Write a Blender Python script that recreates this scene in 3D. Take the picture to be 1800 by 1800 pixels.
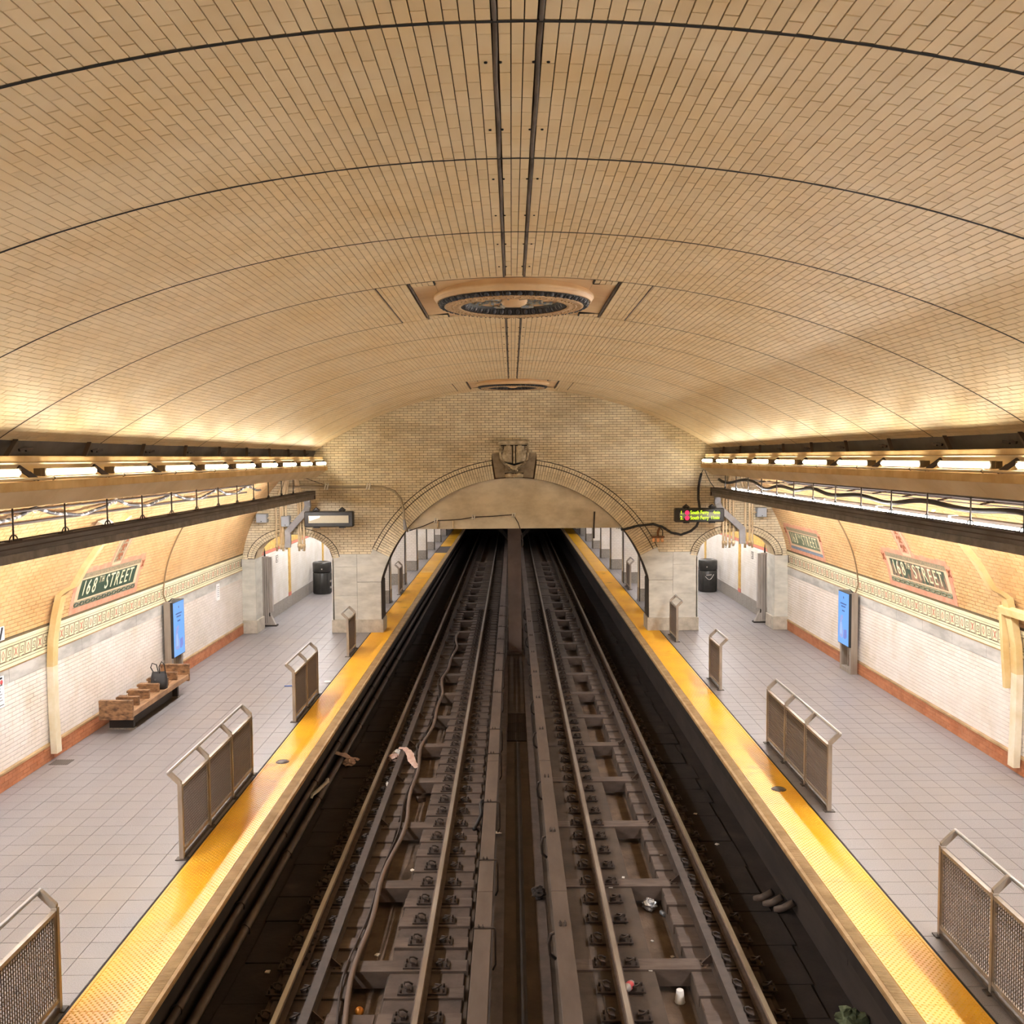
import bpy, math, random
import numpy as np
from mathutils import Vector, Matrix

random.seed(7)
rng = np.random.default_rng(7)
SC = bpy.context.scene
COL = SC.collection
for o in list(bpy.data.objects):
    bpy.data.objects.remove(o)

# ------------------------------------------------------------------ camera
# units are metres, platform floor is z = 0, tracks run along +Y, x = 0 is the middle of the tunnel
CAM = Vector((-0.07, 0.0, 4.88))
FPX = 1660.0
cam_d = bpy.data.cameras.new('camera')
cam_d.sensor_width = 36.0
cam_d.sensor_fit = 'HORIZONTAL'
cam_d.lens = FPX / 1800.0 * 36.0
cam_d.clip_start = 0.05
cam_d.clip_end = 300
cam = bpy.data.objects.new('camera', cam_d)
COL.objects.link(cam)
CROT = Matrix.Rotation(math.radians(90 - 3.31), 3, 'X') @ Matrix.Rotation(math.radians(-0.43), 3, 'Z')
cam.matrix_world = Matrix.Translation(CAM) @ CROT.to_4x4()
SC.camera = cam
CI = np.array(CROT.transposed())

# ------------------------------------------------------------------ world + exposure
w = bpy.data.worlds.new('world')
SC.world = w
w.use_nodes = True
bg = w.node_tree.nodes['Background']
bg.inputs[0].default_value = (1.0, 0.88, 0.74, 1)
bg.inputs[1].default_value = 0.02
SC.view_settings.view_transform = 'Standard'
SC.view_settings.look = 'None'
SC.view_settings.gamma = 1.0
SC.view_settings.use_curve_mapping = False
SC.view_settings.exposure = 0.27

# lamp strengths (emission of the fluorescent tubes in this station)
E_CORNICE = 24.0     # strip lamps in the two cornices
E_PLATFORM = 88.0    # tubes hung behind the two cable trays
E_BEYOND = 95.0      # tubes over the platforms beyond the end wall
C_CORNICE = (1.0, 0.91, 0.70)
C_PLATFORM = (1.0, 0.975, 0.97)

# ------------------------------------------------------------------ helpers
def lin(c):
    if isinstance(c, str):
        c = tuple(int(c[i:i + 2], 16) for i in (0, 2, 4))
    r = []
    for v in c[:3]:
        v = v / 255.0
        r.append(v / 12.92 if v <= 0.04045 else ((v + 0.055) / 1.055) ** 2.4)
    return (r[0], r[1], r[2], 1.0)

MATS = {}
def M(name, col, rough=0.6, metal=0.0, col2=None, nscale=3.0, lo=0.35, hi=0.65, piece=0.0,
      bump=0.0, bscale=60.0, spec=0.5, stretch=(1, 1, 1), detail=4.0, emit=0.0, ecol=None,
      col3=None, n3=0.6, lo3=0.55, hi3=0.75, rough2=None):
    """procedural material: base colour, second colour by noise, optional third colour by a broad noise,
    value shift from piece to piece, fine bump"""
    if name in MATS:
        return MATS[name]
    m = bpy.data.materials.new(name)
    m.use_nodes = True
    nt = m.node_tree
    N, L = nt.nodes, nt.links
    b = N['Principled BSDF']
    b.inputs['Roughness'].default_value = rough
    b.inputs['Metallic'].default_value = metal
    b.inputs['Specular IOR Level'].default_value = spec
    cur = None
    rgb = N.new('ShaderNodeRGB'); rgb.outputs[0].default_value = lin(col); cur = rgb.outputs[0]
    geo = N.new('ShaderNodeNewGeometry')
    mp = N.new('ShaderNodeMapping'); mp.inputs['Scale'].default_value = stretch
    L.new(geo.outputs['Position'], mp.inputs[0])
    def noise(scale, lo_, hi_, det):
        n = N.new('ShaderNodeTexNoise'); n.inputs['Scale'].default_value = scale
        n.inputs['Detail'].default_value = det; n.inputs['Roughness'].default_value = 0.6
        L.new(mp.outputs[0], n.inputs['Vector'])
        r = N.new('ShaderNodeMapRange'); r.inputs[1].default_value = lo_; r.inputs[2].default_value = hi_
        L.new(n.outputs[0], r.inputs[0])
        return r.outputs[0]
    def mix(a, c2, f):
        mx = N.new('ShaderNodeMix'); mx.data_type = 'RGBA'
        L.new(f, mx.inputs[0]); L.new(a, mx.inputs[6]); mx.inputs[7].default_value = lin(c2)
        return mx.outputs[2]
    if col2:
        f = noise(nscale, lo, hi, detail)
        cur = mix(cur, col2, f)
        if rough2 is not None:
            rr = N.new('ShaderNodeMapRange'); rr.inputs[3].default_value = rough; rr.inputs[4].default_value = rough2
            L.new(f, rr.inputs[0]); L.new(rr.outputs[0], b.inputs['Roughness'])
    if col3:
        cur = mix(cur, col3, noise(n3, lo3, hi3, 3.0))
    if piece:
        oi = N.new('ShaderNodeObjectInfo')
        ad = N.new('ShaderNodeMath'); ad.operation = 'ADD'
        L.new(geo.outputs['Random Per Island'], ad.inputs[0]); L.new(oi.outputs['Random'], ad.inputs[1])
        fr = N.new('ShaderNodeMath'); fr.operation = 'FRACT'; L.new(ad.outputs[0], fr.inputs[0])
        mr = N.new('ShaderNodeMapRange'); mr.inputs[3].default_value = 1 - piece; mr.inputs[4].default_value = 1 + piece
        L.new(fr.outputs[0], mr.inputs[0])
        hs = N.new('ShaderNodeHueSaturation'); L.new(mr.outputs[0], hs.inputs['Value']); L.new(cur, hs.inputs['Color'])
        cur = hs.outputs[0]
    L.new(cur, b.inputs['Base Color'])
    if bump:
        n = N.new('ShaderNodeTexNoise'); n.inputs['Scale'].default_value = bscale; n.inputs['Detail'].default_value = 3
        L.new(mp.outputs[0], n.inputs['Vector'])
        bp = N.new('ShaderNodeBump'); bp.inputs['Strength'].default_value = bump; bp.inputs['Distance'].default_value = 0.01
        L.new(n.outputs[0], bp.inputs['Height']); L.new(bp.outputs[0], b.inputs['Normal'])
    if emit:
        b.inputs['Emission Color'].default_value = lin(ecol) if ecol and not (isinstance(ecol, tuple) and max(ecol) <= 1.0) else (*(ecol or (1, 1, 1)), 1)
        b.inputs['Emission Strength'].default_value = emit
    MATS[name] = m
    return m

def tag(o, label=None, cat=None, group=None, kind=None):
    if label: o['label'] = label
    if cat: o['category'] = cat
    if group: o['group'] = group
    if kind: o['kind'] = kind
    return o

def link(name, data, parent=None, mw=None):
    o = bpy.data.objects.new(name, data)
    COL.objects.link(o)
    if parent is not None:
        o.parent = parent
    if mw is not None:
        o.matrix_basis = mw
    return o

def empty(name, loc=(0, 0, 0), rz=0.0, label=None, cat=None, group=None, kind=None):
    o = link(name, None)
    o.empty_display_size = 0.1
    o.location = loc
    o.rotation_euler = (0, 0, rz)
    return tag(o, label, cat, group, kind)

def copy_tree(o, parent=None):
    c = o.copy(); COL.objects.link(c); c.parent = parent
    for ch in list(o.children):
        copy_tree(ch, c)
    return c

class MB:
    """collects faces; build() links them as ONE mesh object"""
    def __init__(self):
        self.v = []; self.f = []; self.mi = []; self.cur = 0; self.sm = []
        self.smooth = False
    def _add(self, vs, fs):
        n = len(self.v)
        self.v += [tuple(map(float, p)) for p in vs]
        for f in fs:
            self.f.append(tuple(i + n for i in f)); self.mi.append(self.cur); self.sm.append(self.smooth)
        return self
    def mat(self, i):
        self.cur = i; return self
    def box(self, x0, x1, y0, y1, z0, z1):
        if x0 > x1: x0, x1 = x1, x0
        if y0 > y1: y0, y1 = y1, y0
        if z0 > z1: z0, z1 = z1, z0
        vs = [(x0, y0, z0), (x1, y0, z0), (x1, y1, z0), (x0, y1, z0), (x0, y0, z1), (x1, y0, z1), (x1, y1, z1), (x0, y1, z1)]
        return self._add(vs, [(3, 2, 1, 0), (4, 5, 6, 7), (0, 1, 5, 4), (1, 2, 6, 5), (2, 3, 7, 6), (3, 0, 4, 7)])
    def bar(self, a, b, w, h, up=(0, 0, 1)):
        """rectangular bar from a to b, w across, h along up"""
        a = Vector(a); b = Vector(b); d = (b - a).normalized(); up = Vector(up)
        s = d.cross(up)
        if s.length < 1e-5: s = d.cross(Vector((0, 1, 0)))
        s.normalize(); u = s.cross(d).normalized()
        vs = []
        for p in (a, b):
            for i, j in ((-1, -1), (1, -1), (1, 1), (-1, 1)):
                vs.append(p + s * (i * w / 2) + u * (j * h / 2))
        return self._add(vs, [(0, 1, 2, 3), (7, 6, 5, 4), (0, 4, 5, 1), (1, 5, 6, 2), (2, 6, 7, 3), (3, 7, 4, 0)])
    def prism(self, poly, a, b, axis='Y'):
        """extrude a 2-D polygon along an axis from a to b; poly given in the two other axes (order X,Y,Z)"""
        n = len(poly)
        def P(p, t):
            if axis == 'Y': return (p[0], t, p[1])
            if axis == 'X': return (t, p[0], p[1])
            return (p[0], p[1], t)
        vs = [P(p, a) for p in poly] + [P(p, b) for p in poly]
        fs = [tuple(range(n)), tuple(range(2 * n - 1, n - 1, -1))]
        for i in range(n):
            j = (i + 1) % n
            fs.append((i, i + n, j + n, j))
        return self._add(vs, fs)
    def tube(self, pts, r, n=8, cap=True, r2=None):
        pts = [Vector(p) for p in pts]
        k = len(pts); vs = []
        prev = None
        for i, p in enumerate(pts):
            d = (pts[min(i + 1, k - 1)] - pts[max(i - 1, 0)])
            if d.length < 1e-9: d = Vector((0, 0, 1))
            d.normalize()
            if prev is None:
                a = d.cross(Vector((0, 0, 1)))
                if a.length < 1e-3: a = d.cross(Vector((0, 1, 0)))
            else:
                a = prev - d * prev.dot(d)
                if a.length < 1e-4: a = d.cross(Vector((0, 0, 1)))
            a.normalize(); prev = a
            c = d.cross(a)
            rr = r if r2 is None else r + (r2 - r) * i / (k - 1)
            if isinstance(r, (list, tuple)): rr = r[i]
            for q in range(n):
                t = 2 * math.pi * q / n
                vs.append(p + a * (math.cos(t) * rr) + c * (math.sin(t) * rr))
        fs = []
        for i in range(k - 1):
            for q in range(n):
                q2 = (q + 1) % n
                fs.append((i * n + q, i * n + q2, (i + 1) * n + q2, (i + 1) * n + q))
        if cap:
            fs.append(tuple(range(n - 1, -1, -1))); fs.append(tuple((k - 1) * n + q for q in range(n)))
        sm = self.smooth; self.smooth = True
        self._add(vs, fs); self.smooth = sm
        return self
    def lathe(self, prof, n=24, c=(0, 0, 0), axis='Z', a0=0.0, a1=2 * math.pi):
        full = abs(a1 - a0 - 2 * math.pi) < 1e-6
        m = n if full else n + 1
        vs = []
        for r, z in prof:
            for q in range(m):
                t = a0 + (a1 - a0) * q / n
                if axis == 'Z': vs.append((c[0] + r * math.cos(t), c[1] + r * math.sin(t), c[2] + z))
                elif axis == 'Y': vs.append((c[0] + r * math.cos(t), c[1] + z, c[2] + r * math.sin(t)))
                else: vs.append((c[0] + z, c[1] + r * math.cos(t), c[2] + r * math.sin(t)))
        fs = []
        for i in range(len(prof) - 1):
            for q in range(n):
                q2 = (q + 1) % m
                fs.append((i * m + q, i * m + q2, (i + 1) * m + q2, (i + 1) * m + q))
        sm = self.smooth; self.smooth = True
        self._add(vs, fs); self.smooth = sm
        return self
    def quad(self, a, b, c, d):
        return self._add([a, b, c, d], [(0, 1, 2, 3)])
    def poly(self, pts):
        return self._add(pts, [tuple(range(len(pts)))])
    def mesh(self, name):
        me = bpy.data.meshes.new(name)
        me.from_pydata(self.v, [], self.f)
        me.polygons.foreach_set('material_index', self.mi)
        me.polygons.foreach_set('use_smooth', self.sm)
        me.update()
        return me
    def build(self, name, mats, parent=None, bevel=0.0, recalc=True):
        me = self.mesh(name)
        for m in (mats if isinstance(mats, (list, tuple)) else [mats]):
            me.materials.append(m)
        if recalc:
            import bmesh
            bm = bmesh.new(); bm.from_mesh(me)
            bmesh.ops.recalc_face_normals(bm, faces=bm.faces)
            if bevel:
                bmesh.ops.bevel(bm, geom=bm.edges[:], offset=bevel, segments=1, affect='EDGES', clamp_overlap=True)
            bm.to_mesh(me); bm.free()
        return link(name, me, parent)

# unit piece: chamfered block, x and y in [-1,1], front face at z=+1, open back at z=-1
def unit_piece(name, ch=0.03):
    e = 1 - ch
    vs = []
    for z, s in ((-1, 1.0), (1 - 2 * ch * 3, 1.0), (1, e)):
        vs += [(-s, -s, z), (s, -s, z), (s, s, z), (-s, s, z)]
    fs = [(8, 9, 10, 11)]
    for k in (0, 4):
        for i in range(4):
            j = (i + 1) % 4
            fs.append((k + i, k + j, k + 4 + j, k + 4 + i))
    me = bpy.data.meshes.new(name); me.from_pydata(vs, [], fs); me.update()
    return me

def project(P):
    """Nx3 world points -> pixel x, y, depth"""
    q = (np.asarray(P) - np.array(CAM)) @ CI.T
    d = -q[:, 2]
    dd = np.where(d > 0.05, d, 0.05)
    return 900 + FPX * q[:, 0] / dd, 900 - FPX * q[:, 1] / dd, d

def pieces(name, C, U, V, N, mat, parent, keep=300, stuff_name=None, unit=None, hide=None, ch=0.03):
    """a field of blocks (centre C, half axes U, V, N).  The `keep` that show largest become objects of their own
    sharing one mesh; the rest are joined in ONE part of kind 'stuff'."""
    C = np.asarray(C, float); U = np.asarray(U, float); V = np.asarray(V, float); N = np.asarray(N, float)
    if len(C) == 0: return
    x, y, d = project(C)
    nn = N / np.linalg.norm(N, axis=1)[:, None]
    vd = np.array(CAM) - C; dist = np.linalg.norm(vd, axis=1); vd = vd / dist[:, None]
    area = np.linalg.norm(U, axis=1) * np.linalg.norm(V, axis=1) * np.clip((nn * vd).sum(1), 0, 1) / dist ** 2
    vis = (x > -10) & (x < 1810) & (y > -10) & (y < 1810) & (d > 0.1)
    if hide is not None: vis &= ~hide
    sc = np.where(vis, area, -1)
    order = np.argsort(-sc)
    ids = [i for i in order[:keep] if sc[i] > 0]
    me = unit or unit_piece(name, ch)
    if not me.materials: me.materials.append(mat)
    for i in ids:
        mw = Matrix(((U[i][0], V[i][0], N[i][0], C[i][0]), (U[i][1], V[i][1], N[i][1], C[i][1]),
                     (U[i][2], V[i][2], N[i][2], C[i][2]), (0, 0, 0, 1)))
        link(name, me, parent, mw)
    rest = np.setdiff1d(np.arange(len(C)), np.array(ids, int))
    if len(rest):
        field(stuff_name or (name + '_field'), C[rest], U[rest], V[rest], N[rest], mat, parent)

def field(name, C, U, V, N, mat, parent):
    n = len(C)
    sg = np.array([(-1, -1, -1), (1, -1, -1), (1, 1, -1), (-1, 1, -1), (-1, -1, 1), (1, -1, 1), (1, 1, 1), (-1, 1, 1)], float)
    P = (C[:, None, :] + sg[None, :, 0:1] * U[:, None, :] + sg[None, :, 1:2] * V[:, None, :] + sg[None, :, 2:3] * N[:, None, :])
    q = np.array([(4, 5, 6, 7), (0, 1, 5, 4), (1, 2, 6, 5), (2, 3, 7, 6), (3, 0, 4, 7)])
    F = (q[None] + 8 * np.arange(n)[:, None, None]).reshape(-1)
    me = bpy.data.meshes.new(name)
    me.vertices.add(n * 8); me.vertices.foreach_set('co', P.reshape(-1))
    me.loops.add(len(F)); me.loops.foreach_set('vertex_index', F)
    me.polygons.add(n * 5)
    me.polygons.foreach_set('loop_start', np.arange(n * 5) * 4)
    me.polygons.foreach_set('loop_total', np.full(n * 5, 4))
    me.update(calc_edges=True)
    me.polygons.foreach_set('use_smooth', np.zeros(n * 5, bool))
    me.materials.append(mat)
    o = link(name, me, parent)
    o['kind'] = 'stuff'
    return o

def text_mesh(txt, size, depth=0.0, sx=1.0, align='CENTER'):
    cu = bpy.data.curves.new('text', 'FONT')
    cu.body = txt; cu.size = size; cu.align_x = align; cu.align_y = 'CENTER'; cu.extrude = depth
    cu.resolution_u = 3
    to = bpy.data.objects.new('text', cu)
    me = bpy.data.meshes.new_from_object(to)
    bpy.data.objects.remove(to)
    if sx != 1.0:
        me.transform(Matrix.Diagonal((sx, 1, 1, 1)))
    return me

def frame(o, x, y, z):
    """4x4 from origin and three axis vectors"""
    return Matrix(((x[0], y[0], z[0], o[0]), (x[1], y[1], z[1], o[1]), (x[2], y[2], z[2], o[2]), (0, 0, 0, 1)))

ORD = ['first', 'second', 'third', 'fourth', 'fifth', 'sixth', 'seventh', 'eighth', 'ninth', 'tenth', 'eleventh', 'twelfth']
SIDE = {-1: 'left', 1: 'right'}
# ================================================================== measurements of the place
Y0, YW = -4.0, 26.3                  # near end of the vault, face of the end wall
XW = 7.65                            # platform walls
VR, VZ = 10.0, -3.22                 # vault circle (crown 6.78)
XV = 5.65                            # vault edge at the cornices
EA, EB, EZ = 7.65, 4.93, 1.72        # the wall above 1.72 m follows an ellipse
XE = 3.30                            # platform edge
def vault_z(x): return VZ + math.sqrt(VR * VR - x * x)

_t = np.linspace(0, 0.80, 400)
_ex, _ez = EA * np.cos(_t), EZ + EB * np.sin(_t)
_es = np.concatenate([[0], np.cumsum(np.hypot(np.diff(_ex), np.diff(_ez)))])
def wall_pt(s):
    """height along the wall profile -> (x, z, nx, nz) with the normal into the room (for the +x wall)"""
    if s <= EZ: return XW, s, -1.0, 0.0
    t = float(np.interp(s - EZ, _es, _t))
    x, z = EA * math.cos(t), EZ + EB * math.sin(t)
    nx, nz = -math.cos(t) / EA, -math.sin(t) / EB
    l = math.hypot(nx, nz)
    return x, z, nx / l, nz / l
S_TOP = EZ + float(np.interp(0.7397, _t, _es))

# ------------------------------------------------------------------ materials of the shell
m_mortar = M('mortar_brown', '4f3a26', 0.9)
m_vault = M('vault_brick_buff', 'eed9b4', 0.42, col2='e5ca9c', nscale=1.2, piece=0.045, spec=0.4, bump=0.03, bscale=40)
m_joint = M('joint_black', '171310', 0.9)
m_wallbrick = M('wall_brick_yellow', 'd3ae7c', 0.35, col2='c59b66', nscale=1.5, piece=0.07, bump=0.04, bscale=30)
m_white = M('wall_tile_white', 'efe6df', 0.22, col2='e3d8cc', nscale=1.1, piece=0.03, col3='cdbd9f', n3=0.7, lo3=0.60, hi3=0.85)
m_groutw = M('grout_grey', '786b62', 0.9)
m_marble = M('marble_grey', 'c9c6c0', 0.3, col2='a3a19c', nscale=2.2, lo=0.4, hi=0.62, detail=8, stretch=(1, 0.6, 2.2))
m_base = M('base_brick_red', 'b97a55', 0.55, col2='a7653f', nscale=3, piece=0.10)
m_basecap = M('base_cap', 'b3946b', 0.6, col2='8d6f4a', nscale=2)
m_cream = M('frieze_cream', 'ece4c4', 0.4, col2='e0d5ae', nscale=2)
m_line = M('frieze_dark_line', '5f5038', 0.6)
m_motif = M('frieze_red_mosaic', 'cc9680', 0.5, col2='bb7c66', nscale=25)
m_endbrick = M('end_brick_tan', 'e6dabd', 0.5, col2='d3c19c', nscale=0.9, piece=0.10, col3='a18d69', n3=0.42, lo3=0.50, hi3=0.85, stretch=(1, 1, 1.6))
m_plaster = M('plaster_stained', 'ded3bc', 0.85, col2='a8997d', nscale=0.9, lo=0.4, hi=0.75, detail=7, bump=0.15, bscale=8, stretch=(1, 1, 1.7))
m_terra = M('terracotta_buff', 'e6c79b', 0.45, col2='d8b285', nscale=2)

# ------------------------------------------------------------------ ceiling vault
def strip(profile, y0, y1, name, mat, parent=None, kind=None):
    mb = MB(); mb.smooth = True
    n = len(profile)
    vs = [(p[0], y0, p[1]) for p in profile] + [(p[0], y1, p[1]) for p in profile]
    mb._add(vs, [(i, i + 1, n + i + 1, n + i) for i in range(n - 1)])
    o = mb.build(name, mat, parent, recalc=False)
    if kind: o['kind'] = kind
    return o

A_MAX = math.asin(XV / VR)
prof = [((VR + 0.012) * math.sin(a), VZ + (VR + 0.012) * math.cos(a)) for a in np.linspace(-A_MAX, A_MAX, 61)]
ceiling = strip(prof, Y0, YW + 0.1, 'ceiling', m_mortar, kind='structure')
ceiling['label'] = 'buff brick barrel vault over the tracks'

ARCS = [0.3, 2.25, 4.21, 6.09, 8.04, 10.03, 12.55, 14.37, 16.48, 18.55, 20.75, 22.85, 25.2, YW]
XC = -0.03                           # crown line
MED_Y = (11.29, 24.11)               # medallion centres
MED_HX, MED_HY = 1.10, 1.26
PIT, BLEN, RAILX, HALF3 = 0.0685, 0.215, 0.103, 0.087
def cut(spans, lo, hi):
    r = []
    for a, b in spans:
        if b <= lo or a >= hi: r.append((a, b)); continue
        if a < lo: r.append((a, lo))
        if b > hi: r.append((hi, b))
    return r
cs, us, vs_, ns = [], [], [], []
G = 0.0028
cols = []
for k in range(3): cols.append((XC - HALF3 + 0.058 * (k + 0.5), 0.058))
s = RAILX + 0.012
smax = VR * A_MAX
k = 0
while s + PIT < smax - 0.03:
    cols.append((XC + s + PIT / 2, PIT)); cols.append((XC - s - PIT / 2, PIT)); s += PIT
for ci, (sc, pw) in enumerate(cols):
    par = int(round(abs(sc) / PIT)) % 2
    a = sc / VR
    ctr = np.array([VR * math.sin(a), 0, VZ + VR * math.cos(a)])
    nrm = np.array([-math.sin(a), 0, -math.cos(a)]); ux = np.array([math.cos(a), 0, -math.sin(a)])
    for j in range(len(ARCS) - 1):
        ya, yb = ARCS[j] + 0.013, ARCS[j + 1] - 0.013
        if yb < 1.0: continue
        y = ya - (BLEN / 2 if par else 0.0)
        while y < yb - 0.01:
            b0, b1 = max(y, ya), min(y + BLEN, yb)
            y += BLEN
            spans = [(b0, b1)]
            if abs(ctr[0] - XC) < MED_HX + 0.02:
                for my in MED_Y: spans = cut(spans, my - MED_HY, my + MED_HY)
            for (c0, c1) in spans:
                if c1 - c0 < 0.02: continue
                c = ctr + nrm * rng.normal(0, 0.0006); c[1] = (c0 + c1) / 2
                cs.append(c); vs_.append(np.array([0, (c1 - c0) / 2 - G, 0])); us.append(-ux * (pw / 2 - G)); ns.append(nrm * 0.012)
pieces('brick', cs, us, vs_, ns, m_vault, ceiling, 300, 'brick_field')

# dark transverse joints of the vault
for y in ARCS[1:-1]:
    mb = MB()
    wd = 0.0125
    A = np.linspace(-A_MAX, A_MAX, 41)
    for i in range(40):
        if y == 12.55 or y == 25.2:
            if abs(VR * math.sin((A[i] + A[i + 1]) / 2)) < 1.5: continue
        p = [(VR - 0.0122) * math.sin(A[i]), VZ + (VR - 0.0122) * math.cos(A[i])]
        q = [(VR - 0.0122) * math.sin(A[i + 1]), VZ + (VR - 0.0122) * math.cos(A[i + 1])]
        mb.quad((p[0], y - wd, p[1]), (q[0], y - wd, q[1]), (q[0], y + wd, q[1]), (p[0], y + wd, p[1]))
    o = mb.build('expansion_joint', m_joint, ceiling, recalc=False)

# two lead-grey ribs along the crown, in pieces between the panels
m_rib = M('crown_rib_grey', '6d5f52', 0.7, col2='4a4038', nscale=12, stretch=(1, 0.3, 1))
def rib_spans():
    sp = []
    for j in range(len(ARCS) - 1):
        a, b = ARCS[j] + 0.01, ARCS[j + 1] - 0.01
        if b < 1.0: continue
        for my in MED_Y:
            lo, hi = my - MED_HY, my + MED_HY
            if a < hi and b > lo:
                if a < lo - 0.05: b = lo
                elif b > hi + 0.05: a = hi
                else: b = a
        if b - a > 0.05: sp.append((a, b))
    return sp
for a, b in rib_spans():
    for sx in (-1, 1):
        mb = MB(); pts = []
        n = max(3, int((b - a) / 0.3))
        for i in range(n + 1):
            y = a + (b - a) * i / n
            pts.append((XC + sx * RAILX + 0.004 * math.sin(y * 5 + sx), y, vault_z(RAILX) - 0.004))
        mb.tube(pts, 0.013, 6).build('crown_rib', m_rib, ceiling)
# small screws beside the ribs
scr = MB()
for a, b in rib_spans():
    for f in (0.22, 0.72):
        y = a + (b - a) * f
        for x in (XC - 0.15, XC - 0.08, XC + 0.08, XC + 0.15):
            scr.lathe([(0.0, -0.006), (0.008, -0.004), (0.009, 0.004)], 6, (x, y, vault_z(x) - 0.014))
o = scr.build('screw_heads', m_joint, ceiling); o['kind'] = 'stuff'

# ------------------------------------------------------------------ platform walls
def wall_side(sg):
    nm = 'wall_' + SIDE[sg]
    ss = [0.0, 0.9, EZ] + list(np.linspace(EZ + 0.1, S_TOP, 40))
    prof = []
    for s in ss:
        x, z, nx, nz = wall_pt(s)
        prof.append((sg * (x - nx * 0.010), z - nz * 0.010))
    wall = strip(prof, Y0, YW + 0.1, nm, m_groutw, kind='structure')
    prof2 = []
    for s in np.linspace(2.2, S_TOP, 40):
        x, z, nx, nz = wall_pt(s)
        prof2.append((sg * (x - nx * 0.006), z - nz * 0.006))
    strip(prof2, Y0, YW + 0.05, 'mortar_bed', M('mortar_wall', '5e4226', 0.9), wall)
    wall['label'] = 'white and yellow tiled ' + SIDE[sg] + ' platform wall'
    def rows(s0, s1, pitch, length, y0, y1, mat, name, keep, gap=0.0024, th=0.012, skip=None, off=0.0):
        C, U, V, N = [], [], [], []
        n = int(round((s1 - s0) / pitch)); ph = (s1 - s0) / n
        for r in range(n):
            x, z, nx, nz = wall_pt(s0 + ph * (r + 0.5))
            nrm = np.array([sg * nx, 0, nz]); up = np.array([sg * -nz * -1 * -1, 0, 0])
            up = np.array([sg * nz, 0, -nx])
            y = y0 - (length / 2 if r % 2 else 0)
            while y < y1:
                a, b = max(y, y0), min(y + length, y1)
                y += length
                if b - a < 0.02: continue
                spans = [(a, b)]
                if skip:
                    sm = s0 + ph * (r + 0.5)
                    for (ha, hb, sl, sh) in SIGN_HOLES[sg]:
                        if sl < sm < sh: spans = cut(spans, ha, hb)
                for (a, b) in spans:
                    if b - a < 0.02: continue
                    c = np.array([sg * x, 0, z]) + nrm * (off + rng.normal(0, 0.0007)); c[1] = (a + b) / 2
                    C.append(c); U.append(np.array([0, sg * ((b - a) / 2 - gap), 0])); V.append(up * (ph / 2 - gap)); N.append(nrm * th)
        pieces(name, C, U, V, N, mat, wall, keep, name + '_field')
    rows(0.0, 0.255, 0.064, 0.215, 6.0, YW, m_base, 'base_brick', 150, off=0.02)
    rows(0.30, 1.56, 0.066, 0.215, 6.0, YW, m_white, 'tile', 300, gap=0.0030)
    rows(2.26, S_TOP - 0.02, 0.0670, 0.215, 6.0, YW, m_wallbrick, 'brick', 300, skip=True, gap=0.0050)
    # base cap moulding and marble course
    mb = MB(); x = XW
    mb.prism([(sg * (x + .01), 0.255), (sg * (x - 0.045), 0.255), (sg * (x - 0.04), 0.285), (sg * (x - 0.012), 0.300), (sg * (x + .01), 0.300)], Y0, YW)
    mb.build('base_cap', m_basecap, wall)
    y = Y0
    while y < YW - 0.1:
        L_ = 1.2
        b = min(y + L_, YW)
        mb = MB().box(sg * (XW + .01), sg * (XW - 0.022), y + 0.002, b - 0.002, 1.56, 1.775)
        mb.build('marble_slab', m_marble, wall, bevel=0.004)
        y = b
    # frieze: mouldings, dark rules, key and rosette tiles
    def band(s0, s1, out, mat, name):
        a = wall_pt(s0); b = wall_pt(s1)
        P = []
        for (q, e) in ((a, -0.01), (a, out), (b, out), (b, -0.01)):
            P.append((sg * (q[0] + q[2] * e), q[1] + q[3] * e))
        mb = MB().prism(P, Y0, YW)
        mb.build(name, mat, wall)
    band(1.775, 1.795, 0.030, m_basecap, 'frieze_ledge')
    band(1.795, 1.842, 0.024, m_cream, 'frieze_moulding')
    band(1.842, 1.853, 0.016, m_line, 'frieze_rule')
    band(1.853, 1.885, 0.020, m_cream, 'frieze_moulding')
    band(1.885, 1.892, 0.016, m_line, 'frieze_rule')
    band(2.108, 2.115, 0.016, m_line, 'frieze_rule')
    band(2.115, 2.147, 0.020, m_cream, 'frieze_moulding')
    band(2.147, 2.158, 0.016, m_line, 'frieze_rule')
    band(2.158, 2.215, 0.024, m_cream, 'frieze_moulding')
    band(2.215, 2.255, 0.006, m_line, 'frieze_dark_course')  # dark course between the frieze and the yellow brick
    s0, s1 = 1.892, 2.108
    q = wall_pt((s0 + s1) / 2); hh = (s1 - s0) / 2
    per = 0.365; half = per / 4
    e = 0.006
    def base_tile(mb):
        mb.mat(0).box(-half + .0015, half - .0015, -hh + .001, hh - .001, -0.01, 0.012)
        mb.mat(1)
    def ln(mb, a, b, w=0.010, z=0.0145):
        (x0, y0), (x1, y1) = a, b
        if abs(x0 - x1) < 1e-6: mb.box(x0 - w / 2, x0 + w / 2, min(y0, y1) - w / 2, max(y0, y1) + w / 2, 0.010, z)
        else: mb.box(min(x0, x1) - w / 2, max(x0, x1) + w / 2, y0 - w / 2, y0 + w / 2, 0.010, z)
    key = MB(); base_tile(key)
    h = hh * 0.94; t = half * 0.82
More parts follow.
